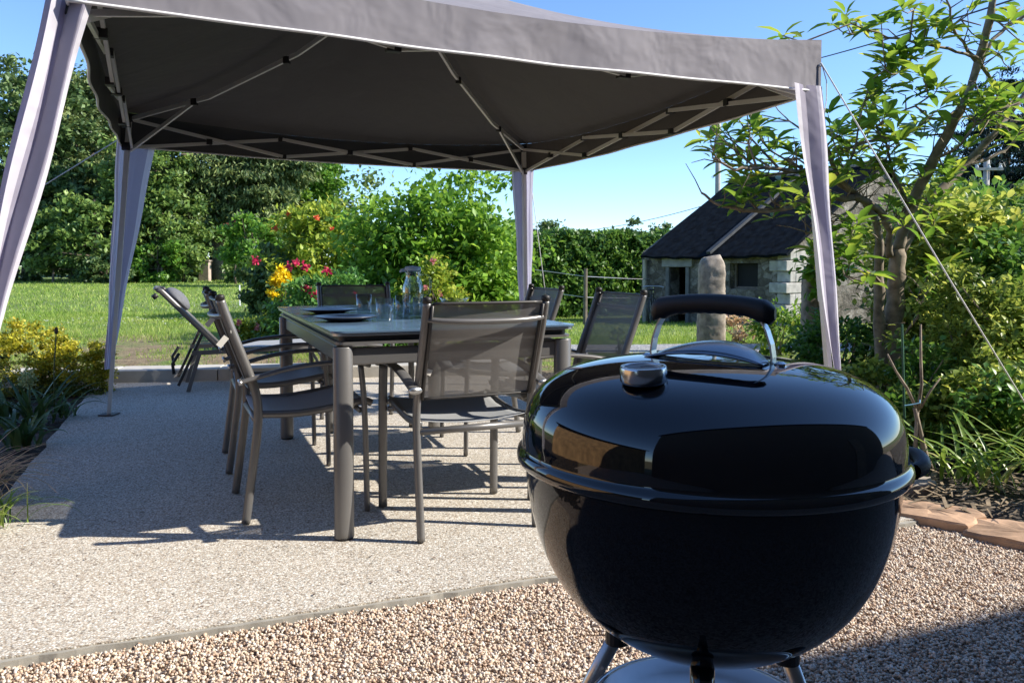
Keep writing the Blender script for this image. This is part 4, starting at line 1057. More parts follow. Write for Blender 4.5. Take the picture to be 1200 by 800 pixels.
# ------------------------------------------------------------------ planting on the left
GL = 'golden shrubs in the left bed'
for px, Y, w, h, n, lab in [(28, 6.2, .42, .52, 13000, 'left golden mound with painted sunlit tips beside the front curtain'), (86, 6.2, .30, .44, 9000, 'right golden mound with painted sunlit tips nearest the far curtain foot')]:
    p = at(px, 440, Y); root = empty('golden_shrub', (p.x, Y, -.02)); tag(root, lab, 'shrub', GL)
    P, out = blob_pts((0, 0, h * .42), (w, w * .85, h * .55), n, 110, .10, .75)
    P[:, 2] = np.maximum(P[:, 2], .02); top = P[:, 2] + .5 * P[:, 0] > h * .38  # top and sunward leaves: own gold plus sunlight put into the colour
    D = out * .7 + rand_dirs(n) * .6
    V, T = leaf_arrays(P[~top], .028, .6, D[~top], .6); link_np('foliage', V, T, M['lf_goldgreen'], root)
    V, T = leaf_arrays(P[top], .028, .6, D[top], .6); link_np('sunlit_golden_tips', V, T, M['lf_gold'], root)
def bedp(px, py, Y): return at(px, py, Y)
GP = 'strap-leaved plants in the left bed'
p = bedp(-6, 570, 3.25); strap_clump('ornamental_grass', p.x - .12, 3.25, -.02, 150, .42, .007, 'lf_straw', 'straw and pink ornamental grass arching in at the left edge', arch=.95, bias=(.35, -.1), spread=.05)
p = bedp(5, 600, 2.95); strap_clump('ornamental_grass', p.x - .07, 2.98, -.02, 60, .26, .007, 'lf_strap', 'small green grass tuft at the left corner of the patio', arch=.9, bias=(.3, 0), spread=.05)
p = bedp(22, 520, 4.3); strap_clump('lily_plant', p.x, 4.3, -.02, 26, .34, .030, 'lf_deep', 'dark broad-leaved clump above the straw grass', group=GP, spread=.04)
p = bedp(40, 480, 4.95); strap_clump('lily_plant', p.x, 4.95, -.02, 26, .42, .026, 'lf_deep', 'upright strap-leaved clump under the tall flower stalk', group=GP, arch=.6, spread=.04)
p = bedp(78, 478, 5.2); strap_clump('lily_plant', p.x, 5.2, -.02, 18, .36, .022, 'lf_deep', 'spreading strap-leaved plant at the patio edge before the golden mound', group=GP, arch=.95, spread=.03)
p = bedp(8, 470, 5.0); strap_clump('lily_plant', p.x, 5.0, -.02, 22, .30, .03, 'lf_deep', 'low dark clump partly behind the front curtain', group=GP, spread=.04)
p0 = at(64, 480, 5.0); p1 = at(66, 388, 5.0); m = MB(); m.tube([p0, p0.lerp(p1, .5) + Vector((-.01, 0, 0)), p1], [.005, .004, .003], 6)
root = empty('flower_stalk', p0); tag(root, 'single tall thin stalk with a dry seed head against the lawn', 'plant')
o = link('stalk', [tuple(Vector(v) - p0) for v in m.V], m.F, M['stem'], root, True)
m = MB(); m.lathe([(0, -.02), (.008, -.015), (.012, 0), (.008, .02), (0, .028)], 10, tuple(p1 - p0)); m.build('seed_head', M['bark_dark'], root, True)
sb = at(33, 450, 4.9); root = empty('pale_flower', (sb.x, 4.9, -.02)); tag(root, 'pale green round flower head among the strap leaves', 'flower')
V, T = leaf_arrays(np.array([0, 0, .30]) + rng.normal(size=(300, 3)) * .022, .018, .7); link_np('flower_head', V, T, leafmat('petal_pale_green', [(.25, .32, .12), (.45, .5, .25)], .3), root)
m = MB(); m.tube([(0, 0, 0), (.01, 0, .29)], .004, 6); m.build('stalk', M['stem'], root)
# ------------------------------------------------------------------ gazebo
ZV, ZT = 1.757, 1.985
GC = {'A': (Vector((-1.305, 2.38, 0)), Vector((-1.74, 2.30, 0))), 'B': (Vector((1.38, 3.61, 0)), Vector((1.50, 3.55, 0))),
      'C': (Vector((.12, 6.63, 0)), Vector((.13, 6.62, 0))), 'D': (Vector((-2.54, 5.24, 0)), Vector((-2.69, 5.25, 0)))}
PEAK = Vector((-.62, 4.47, 2.66))
def gazebo():
    cen = Vector((-.62, 4.47, 0))
    root = empty('gazebo', cen); tag(root, 'grey fabric pop-up gazebo over the dining table with pale corner curtains', 'gazebo')
    def Lc(v): return Vector(v) - cen
    K = 'ABCD'
    top = {k: GC[k][0] + Vector((0, 0, ZT)) for k in K}
    roof = MB(); val = MB(); pip = MB()
    for i in range(4):
        a = top[K[i]]; b = top[K[(i + 1) % 4]]; n = 26; m = 18; rows = []
        outw = (a + b) / 2 - cen; outw.z = 0; outw.normalize()
        for r in range(m + 1):
            t = r / m; row = []
            for c in range(n + 1):
                s = c / n; e = a.lerp(b, s) - Vector((0, 0, .085 * math.sin(math.pi * s) ** .8))
                p = e.lerp(PEAK, t)
                hip = abs(2 * s - 1)
                p.z -= .10 * math.sin(math.pi * t) * hip ** 2 + .035 * math.sin(math.pi * t)
                p.z += .006 * math.sin(s * 23 + t * 9) * math.sin(math.pi * t) * math.sin(math.pi * s)
                row.append(Lc(p))
            rows.append(row)
        roof.sheet(rows)
        rows = []; L = (b - a).length
        d = (b - a).normalized()
        for r in range(9):
            t = r / 8; row = []
            for c in range(61):
                s = c / 60
                e = a.lerp(b, s) - Vector((0, 0, .085 * math.sin(math.pi * s) ** .8))
                sag = .018 * math.sin(math.pi * s)
                wv = .007 * math.sin(s * 31 + i * 2) * math.sin(math.pi * s) * t + .010 * math.sin(s * 9 + i) * t * math.sin(math.pi * s)
                eb = a.lerp(b, s) + Vector((0, 0, -(ZT - ZV) + .0 - .022 * math.sin(math.pi * s)))
                p = e.lerp(eb, t) + outw * (wv + .016 * t * (1 - (2 * s - 1) ** 2))
                row.append(Lc(p))
            rows.append(row)
        val.sheet(rows[::-1])
        pip.tube(rows[-1], .0055, 6)
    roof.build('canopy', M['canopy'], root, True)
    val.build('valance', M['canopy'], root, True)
    pip.build('piping', M['piping'], root, True)
    # frame
    LT = {}
    for k in K:
        t, f = GC[k]; inn = (cen - t); inn.z = 0; inn.normalize()
        tp = t + inn * .075; ft_ = f + inn * .04; LT[k] = tp
        g = MB(); a = Lc(ft_ + Vector((0, 0, .006))); b = Lc(tp + Vector((0, 0, ZT - .04)))
        up = (1, .4, 0)
        g.bar(a.lerp(b, .42), b, .032, .032, up); g.bar(a, a.lerp(b, .5), .025, .025, up)
        lg = g.build('leg', M['white_steel'], root, bevel=.002)
        h = MB(); h.box(a + Vector((0, 0, 0)), (.10, .10, .006)); h.build('foot_plate', M['frame_dark'], lg)
        for jc in (tp + Vector((0, 0, ZT - .055)), tp.lerp(f, .10) + Vector((0, 0, 1.75))):
            j = MB(); j.box(Lc(jc), (.05, .05, .05)); j.build('joint', M['plastic'], lg, bevel=.003)
    zl, zh = 1.745, 1.925
    for i in range(4):
        a = LT[K[i]]; b = LT[K[(i + 1) % 4]]; d = (b - a).normalized(); nr = Vector((-d.y, d.x, 0))
        for x in range(3):
            p = a + (b - a) * (x / 3); q = a + (b - a) * ((x + 1) / 3)
            for s_, (z0, z1) in ((1, (zl, zh)), (-1, (zh, zl))):
                m = MB(); off = nr * .011 * s_
                za = -.06 if x > 0 else 0; zb2 = -.06 if x < 2 else 0
                m.bar(Lc(p + off + Vector((0, 0, z0 + za * (z0 == zh)))), Lc(q + off + Vector((0, 0, z1 + zb2 * (z1 == zh)))), .014, .021); m.build('truss_bar', M['white_steel'], root)
            mid = (p + q) / 2; j = MB(); j.box(Lc(mid + Vector((0, 0, (zl + zh) / 2 - (.022 if x != 1 else .030)))), (.036, .050, .036), Matrix.Rotation(math.atan2(d.y, d.x), 3, 'Z'))
            j.build('truss_joint', M['plastic'], root, bevel=.002)
            if x < 2:
                for z in (zl, zh - .06):
                    j = MB(); j.box(Lc(q + Vector((0, 0, z))), (.052, .034, .032), Matrix.Rotation(math.atan2(d.y, d.x), 3, 'Z'))
                    j.build('truss_joint', M['plastic'], root, bevel=.002)
    for k in K:
        tp = LT[k]; a = tp + Vector((0, 0, ZT - .06)); c = PEAK + Vector((0, 0, -.13))
        def hp(t):
            p = a.lerp(c, t); p.z -= .125 * math.sin(math.pi * t); return p
        m = MB(); pts = [Lc(hp(t)) for t in (0, .33, .66, 1)]
        for p, q in zip(pts, pts[1:]): m.bar(p, q, .016, .026)
        m.build('rafter', M['white_steel'], root)
        m = MB(); m.bar(Lc(tp + Vector((0, 0, zl - .02))), Lc(hp(.27)), .014, .022); m.build('strut', M['white_steel'], root)
        for tt in (.27, .62):
            j = MB(); j.box(Lc(hp(tt)), (.035, .035, .04)); j.build('rafter_joint', M['plastic'], root)
    h = MB(); h.lathe([(0, -.1), (.05, -.1), (.06, -.04), (.06, .02), (.02, .06), (0, .06)], 16, Lc(PEAK + Vector((0, 0, -.12)))); h.build('hub', M['plastic'], root)
    # curtains gathered on the legs
    W = {'A': (.46, .30, .30), 'B': (.22, .05, .5), 'C': (.17, .07, 1.0), 'D': (.26, .025, 1.0)}   # top width, bottom width, share on the second side
    ZB = {'A': .42, 'B': .46, 'C': .55, 'D': .30}
    for ki, k in enumerate(K):
        t, f = GC[k]; prev = GC[K[ki - 1]][0]; nxt = GC[K[(ki + 1) % 4]][0]
        d1 = (prev - t).normalized(); d2 = (nxt - t).normalized(); w0 = W[k][0] * .82; w1 = W[k][1]
        nc = 52; nr_ = 34; rows = []
        for r in range(nr_ + 1):
            v = r / nr_; z = ZV + .02 - (ZV + .02 - ZB[k]) * v
            cx = t.lerp(f, 1 - z / ZT); w = w0 * (1 - v) ** 1.0 + w1 * v
            if k == 'A': w = w0 * (1 - .55 * v)
            row = []
            for c in range(nc + 1):
                u = c / nc * 2 - 1
                base = cx + (d1 * (-u * w) if u < 0 else d2 * (u * w * W[k][2])) + (-(d1 + d2)) * .004
                nrm = Vector((-(d1 if u < 0 else d2).y, (d1 if u < 0 else d2).x, 0)) * (1 if u > 0 else -1)
                ph_ = u * 7.6 + ki * 1.3
                zig = (abs((ph_ / math.pi) % 2 - 1) * 2 - 1)
                amp = (.020 if k == 'A' else .012) * (1 - .25 * v)
                pull = (d1 + d2).normalized() * .04 * (1 - v) * .3
                p = base + nrm * amp * zig * -1 + Vector((.004 * math.sin(z * 9 + u * 3), .004 * math.cos(z * 7 + u * 4), 0)) + pull
                row.append(Lc(Vector((p.x, p.y, z))))
            rows.append(row)
        m = MB(); m.sheet(rows); cu = m.build('curtain', M['curtain'], root, False); cu.data.materials.append(M['curtain_grey'])
        for f_i, pl_ in enumerate(cu.data.polygons):
            q = (f_i % nc) / nc; pl_.material_index = 1 if (.08 < q < .36 or .62 < q < .93) else 0
    # ropes
    for a, b in ((at(962, 74, 3.60), Vector((2.49, 3.49, .0))), (GC['D'][0] + Vector((-.02, 0, 1.80)), Vector((-5.6, 5.5, .10))), (GC['C'][0] + Vector((.02, .02, 1.8)), Vector((.43, 7.9, -.02)))):
        m = MB(); m.tube([Lc(a), Lc(a.lerp(b, .5) - Vector((0, 0, .012))), Lc(b)], .0034, 6); m.build('guy_rope', M['rope'], root, True)
    m = MB(); a = at(961, 74, 3.6)
    m.tube([Lc(a + Vector(v)) for v in ((0, 0, 0), (.012, 0, -.02), (.03, 0, -.08), (.035, .01, -.16), (.02, 0, -.24), (.01, 0, -.22))], .0022, 6); m.tube([Lc(a + Vector((.004 * math.cos(k * 1.9), 0, -.012 + .004 * math.sin(k * 1.9)))) for k in range(12)], .004, 6)
    m.build('rope_loop', M['rope'], root, True)
gazebo()

# ------------------------------------------------------------------ table
TN = Vector((-.603, 2.842, 0)); TW, TL, TO = .866, 1.80, .045
tc_ = TN + E1 * TW / 2 + N1 * TL / 2
def superrect(w, l, r, n=8):
    pts = []
    for cx, cy, a0 in ((w / 2 - r, l / 2 - r, 0), (-w / 2 + r, l / 2 - r, 90), (-w / 2 + r, -l / 2 + r, 180), (w / 2 - r, -l / 2 + r, 270)):
        for k in range(n + 1): a = R(a0 + 90 * k / n); pts.append((cx + r * math.cos(a), cy + r * math.sin(a)))
    return pts
def table():
    root = empty('dining_table', tc_, ea); tag(root, 'long grey glass-topped garden dining table with thick rounded legs under the gazebo', 'table')
    w, l = TW + 2 * TO, TL + 2 * TO
    def plate(pts, z0, z1):
        m = MB(); n = len(pts); m.add([(x, y, z1) for x, y in pts] + [(x, y, z0) for x, y in pts], [tuple(range(n)), tuple(range(2 * n - 1, n - 1, -1))] + [(i, i + n, (i + 1) % n + n, (i + 1) % n) for i in range(n)]); return m
    plate(superrect(w, l, .045), .742, .750).build('glass_top', M['table_glass'], root, bevel=.0012)
    plate(superrect(w - .012, l - .012, .04), .732, .7405).build('glass_rim', M['alu'], root)
    plate(superrect(w - .06, l - .06, .03), .712, .731).build('extension_leaf', M['frame_dark'], root)
    plate(superrect(w - .035, l - .035, .03), .700, .7105).build('lower_rim', M['frame'], root)
    m = MB()
    hw, hl = TW / 2, TL / 2
    for s in (-1, 1):
        m.bar((-hw + .03, s * (hl - .01), .655), (hw - .03, s * (hl - .01), .655), .028, .062)
        m.bar((s * (hw - .01), -hl + .03, .655), (s * (hw - .01), hl - .03, .655), .028, .062)
    for y in (-.45, 0, .45): m.bar((-hw, y, .68), (hw, y, .68), .03, .03)
    m.build('apron', M['frame'], root, bevel=.006)
    for sx in (-1, 1):
        for sy in (-1, 1):
            g = MB(); g.tube([(sx * hw, sy * hl, .004), (sx * hw, sy * hl, .03), (sx * hw, sy * hl, .692)], [.036, .036, .036], 20, sx=1.0, sy=.72, up=(0, 1, 0)); lg = g.build('leg', M['frame'], root, True, bevel=.003)
            c = MB(); c.lathe([(0, 0), (.03, 0), (.032, .004), (0, .004)], 16, (sx * hw, sy * hl, 0)); c.build('foot_cap', M['plastic'], lg)
table()

# ------------------------------------------------------------------ chairs
def make_chair():
    root = empty('garden_chair')
    # side frames: rear post profile in the y-z plane
    prof = [(0, .004), (.02, .15), (.042, .32), (.050, .42), (.042, .50), (.010, .60), (-.045, .75), (-.080, .855)]
    hw = .225
    def sm(pts, n=5):
        pts = [Vector(p) for p in pts]; out = []
        for i in range(len(pts) - 1):
            p0 = pts[max(i - 1, 0)]; p1 = pts[i]; p2 = pts[i + 1]; p3 = pts[min(i + 2, len(pts) - 1)]
            for k in range(n):
                u = k / n; out.append(.5 * ((2 * p1) + (p2 - p0) * u + (2 * p0 - 5 * p1 + 4 * p2 - p3) * u * u + (3 * p1 - p0 - 3 * p2 + p3) * u ** 3))
        out.append(pts[-1]); return out
    for s in (-1, 1):
        m = MB(); pts = sm([(s * hw, y, z) for y, z in prof]); m.tube(pts, .0145, 12, 1, 1.15, up=(0, 1, 0)); lg = m.build('rear_post', M['frame'], root, True)
        c = MB(); c.lathe([(0, 0), (.0165, 0), (.0165, .016), (.014, .02), (0, .024)], 12, (s * hw, -.080, .852)); c.build('cap', M['plastic'], lg, True)
    for s in (-1, 1):
        m = MB(); x = s * (hw + .018)
        m.tube(sm([(x, .462, .004), (x, .458, .25), (x, .452, .45), (x, .440, .585)]), .0135, 12, 1.35, .85, up=(0, 1, 0)); m.build('front_leg', M['frame'], root, True)
        m = MB(); x = s * (hw + .024)
        m.tube(sm([(x, -.012, .545), (x, .03, .556), (x, .16, .588), (x, .30, .602), (x, .42, .598), (x, .475, .585)]), .0125, 12, 1.7, .75, up=(0, 0, 1)); ar = m.build('armrest', M['frame'], root, True)
        m = MB(); m.tube([(x, -.022, .5435), (x, -.010, .5465)], .0165, 12, 1.5, .8); m.build('end_cap', M['alu'], ar, True)
        m = MB(); x = s * (hw - .012)
        m.tube(sm([(x, .045, .415), (x, .20, .408), (x, .36, .425), (x, .455, .440), (x, .49, .428)]), .012, 10, .8, 1.25); m.build('seat_rail', M['frame'], root, True)
        m = MB(); x = s * (hw - .016)
        m.tube([(x, .034, .505), (x, -.001, .60), (x, -.055, .75), (x, -.086, .845)], .0085, 8, .8, 1.4); m.build('back_rail', M['frame_dark'], root, True)
    m = MB(); m.tube([(-hw, .048, .385), (hw, .048, .385)], .013, 10); m.build('rear_stretcher', M['frame'], root, True)
    m = MB(); m.tube([(-hw, .44, .405), (hw, .44, .405)], .011, 10); m.build('front_stretcher', M['frame'], root, True)
    # bowed bar behind the back
    m = MB(); m.tube(sm([(-hw + .004, -.066, .795), (-hw + .05, -.083, .790), (-.1, -.098, .787), (0, -.102, .786), (.1, -.098, .787), (hw - .05, -.083, .790), (hw - .004, -.066, .795)]), .0105, 12); m.build('handle_bar', M['frame'], root, True)
    # slings
    rows = []
    for i in range(11):
        t = i / 10; z = .505 + .345 * t; y = .036 - .124 * t - .0 + .006 * math.sin(math.pi * t); row = []
        for k in range(13):
            u = k / 12 * 2 - 1; row.append((u * (hw - .016), y - .016 * (1 - u * u) * (.5 + .5 * math.sin(math.pi * t)), z))
        rows.append(row)
    m = MB(); m.sheet(rows); b = m.build('back_sling', M['sling'], root, True)
    m = MB(); m.tube([(u / 6 * (hw - .02), .033 - .010 * (1 - (u / 6) ** 2), .506) for u in range(-6, 7)], .004, 8); m.build('hem', M['frame_dark'], b, True)
    m = MB(); m.tube([(u / 6 * (hw - .02), -.087 - .012 * (1 - (u / 6) ** 2), .850) for u in range(-6, 7)], .006, 8); m.build('hem', M['frame_dark'], b, True)
    rows = []
    for yy, zz in [(.045, .418), (.12, .408), (.22, .404), (.32, .414), (.40, .428), (.455, .442), (.485, .438), (.495, .420)]:
        row = []
        for k in range(13):
            u = k / 12 * 2 - 1; row.append((u * (hw - .012), yy, zz + .008 - .018 * (1 - u * u)))
        rows.append(row)
    m = MB(); m.sheet(rows); m.build('seat_sling', M['sling_lit'], root, True, solid=.003)
    return root
ch0 = make_chair(); ch0['category'] = 'chair'; ch0['group'] = 'mesh garden chairs round the table'
def put(first, foot_near, rz, side, label, tagp=True):
    """foot_near: ground point of one rear post; side: which local x that post has"""
    o = ch0 if first else copy_tree(ch0)
    c, s = math.cos(rz), math.sin(rz); x = side * .225
    o.location = (foot_near[0] - x * c, foot_near[1] - x * s, 0); o.rotation_euler = (0, 0, rz); o['label'] = label
    return o
c_front = put(True, (-.322, 2.80), ea + .03, -1, 'chair in front with its back to the viewer, nearest the barbecue')
cL1 = put(False, (-1.01, 3.0), ea - R(90) + .03, 1, 'near chair on the left side of the table with a paper tag on its post')
cL2 = put(False, (-1.335, 3.74), ea - R(90), 1, 'far chair on the left side of the table, behind the tagged near one')
cR1 = put(False, (.505, 3.50), ea + R(90) - .04, -1, 'near chair on the right side, its reclined back seen above the barbecue lid')
cR2 = put(False, (.19, 4.27), ea + R(90) - .04, -1, 'far chair on the right side, below the back curtain')
cH = put(False, (-.80, 5.26), ea + R(180), -1, 'head chair at the far end of the table facing the viewer')
# paper tags tied to the chair posts
for o, (x, y, z, rz) in ((cL1, (.245, -.045, .70, .3)), (cL2, (.245, -.045, .72, .2))):
    m = MB(); m.box((x, y - .03, z), (.002, .022, .045), Matrix.Rotation(R(-40), 3, 'X')); m.tube([(x, y, z + .03), (x - .01, y + .0, z + .045), (x - .02, y, z + .05)], .001, 5)
    m.build('paper_tag', M['tag'], o)
m = MB(); m.box((-.192, .0, .62), (.030, .002, .05), Matrix.Rotation(R(25), 3, 'Y')); m.build('paper_tag', M['tag'], c_front)

# ------------------------------------------------------------------ tableware
def on_table(px, py, dz=.751):
    c, s = math.cos(TH), math.sin(TH); dx = (px - 600) / FPX; u = -(py - CYP) / FPX
    d = Vector((dx, c + u * s, -s + u * c)); t = (dz - EYE) / d.z; return Vector((d.x * t, d.y * t, dz))
def plate(px, py, r, label):
    p = on_table(px, py); m = MB(); m.lathe([(0, .001), (r * .55, .001), (r * .6, .004), (r * .95, .016), (r, .018), (r, .0205), (r * .93, .019), (r * .6, .008), (0, .0065)], 56)
    o = m.build('plate', M['plate'], None, True); o.location = p; tag(o, label, 'plate', 'dinner plates on the glass table')
plate(405, 375.5, .135, 'nearer of the two slate grey plates at the left table edge')
plate(386, 366.5, .135, 'farther of the two slate grey plates at the left table edge')
def tumbler(px, py, r, h, label):
    p = on_table(px, py); m = MB(); m.lathe([(0, .0), (r * .9, .0), (r, .004), (r * 1.06, h), (r * 1.0, h), (r * .93, .012), (0, .010)], 40)
    o = m.build('drinking_glass', M['glass'], None, True); o.location = p; tag(o, label, 'glass', 'clear tumblers on the table')
tumbler(451, 376, .036, .095, 'clear tumbler nearest the viewer, left of the carafe')
tumbler(426.5, 367, .035, .092, 'clear tumbler by the farther plate, in front of the head chair')
tumbler(472, 368, .034, .09, 'clear tumbler half hidden directly behind the carafe')
tumbler(492, 371, .03, .085, 'clear tumbler close to the right side of the carafe')
def carafe():
    p = on_table(484, 372); root = empty('water_carafe', p, R(20)); tag(root, 'glass water carafe with a lid and curved handle on the table', 'carafe')
    m = MB(); m.lathe([(0, 0), (.044, 0), (.047, .006), (.047, .11), (.046, .135), (.036, .165), (.031, .178), (.033, .195), (.036, .208), (.0335, .208), (.0305, .195), (.0285, .178), (.0335, .164), (.0435, .133), (.0445, .11), (.0445, .012), (0, .009)], 44); m.build('body', M['glass'], root, True)
    w = MB(); w.lathe([(0, .010), (.0435, .012), (.0438, .085), (0, .085)], 40); w.build('water', M['glass'], root, True)
    m = MB(); m.tube([(.033, 0, .190), (.06, 0, .192), (.078, 0, .175), (.08, 0, .14), (.074, 0, .105), (.052, 0, .095), (.046, 0, .10)], .005, 10); m.build('handle', M['glass'], root, True)
    l = MB(); l.lathe([(0, .204), (.035, .206), (.038, .214), (.034, .224), (.012, .228), (0, .229)], 32); l.tube([(-.03, 0, .212), (-.052, 0, .208), (-.058, 0, .20)], [.01, .007, .003], 8); l.build('lid', simple('frosted_lid', (.6, .65, .68), .15), root, True)
carafe()
p = on_table(532, 358); m = MB(); m.lathe([(0, 0), (.05, 0), (.07, .02), (.088, .045), (.085, .045), (.067, .022), (.048, .004), (0, .004)], 40)
o = m.build('glass_bowl', M['glass'], None, True); o.location = p; tag(o, 'shallow clear glass bowl at the far end behind the front chair back', 'bowl')

# ------------------------------------------------------------------ sun lounger
def lounger():
    a = .40; root = empty('sun_lounger', (-2.72, 6.13, 0), a); tag(root, 'grey folding sun lounger with raised back and round headrest pillow', 'sun lounger')
    W = .56
    for y, nm in ((0, 0), (W, 1)):
        m = MB(); m.tube([(0, y, .80), (.03, y, .785), (.46, y, .32)], .014, 10, 1.5, .8, up=(0, 1, 0)); m.build('back_tube', M['frame'], root, True)
        m = MB(); m.bar((.24, y, .30), (1.62, y, .32), .022, .034, (0, 0, 1)); m.tube([(1.6, y, .32), (1.75, y, .30)], .014, 8); m.build('seat_rail', M['frame'], root)
        m = MB(); m.bar((.30, y - .012, .31), (.21, y - .012, .0), .03, .022, (0, 1, 0)); m.build('leg', M['frame'], root)
        m = MB(); m.bar((.33, y + .018, .47), (.14, y + .018, .05), .022, .030, (0, 1, 0)); m.build('leg', M['frame_dark'], root)
        m = MB(); m.tube([(1.2, y, .30), (1.36, y, .01), (1.40, y, .004)], .013, 8); m.build('leg', M['frame'], root, True)
        m = MB(); m.tube([(.11, y + .03, .14), (.10, y + .03, .22), (.15, y + .03, .30)], .012, 8); m.build('stay', M['plastic'], root, True)
    m = MB(); m.tube([(0, 0, .80), (-.015, .08, .805), (-.015, W - .08, .805), (0, W, .80)], .014, 10); m.build('top_bar', M['frame'], root, True)
    m = MB(); m.tube([(.0, 0.0, .76), (-.03, 0, .735)], .02, 8); m.build('end_cap', M['plastic'], root, True)
    m = MB(); m.sheet([[(.02 + .43 * t + .0, .02 + (W - .04) * u, .775 - .45 * t) for u in np.linspace(0, 1, 5)] for t in np.linspace(0, 1, 8)]); m.build('back_sling', M['sling'], root, True)
    m = MB(); m.sheet([[(.46 + 1.2 * t, .02 + (W - .04) * u, .33 - .02 * math.sin(math.pi * u) - .01 * math.sin(math.pi * t) + .03 * t) for u in np.linspace(0, 1, 7)] for t in np.linspace(0, 1, 10)]); m.build('seat_sling', M['sling_lit'], root, True)
    # pillow resting on the back
    m = MB(); rows = []; dirv = Vector((.43, 0, -.45)).normalized(); nv = Vector((.72, 0, .69))
    for i in range(17):
        v = i / 16; y = .03 + (W - .06) * v; e = (1 - abs(2 * v - 1) ** 4) ** .5; row = []
        for k in range(21):
            aa = 2 * math.pi * (k % 20) / 20
            row.append(Vector((.115, y, .685)) + nv * .045 + dirv * .115 * math.cos(aa) * max(e, .02) + nv * .058 * math.sin(aa) * max(e, .02))
        rows.append(row)
    m.sheet(rows); pl = m.build('pillow', M['pillow'], root, True)
    m = MB(); m.tube([(.02, W * .5, .79), (.04, W * .5, .80), (.06, W * .5, .775)], .02, 8); m.build('strap', M['frame_dark'], pl, True)
lounger()

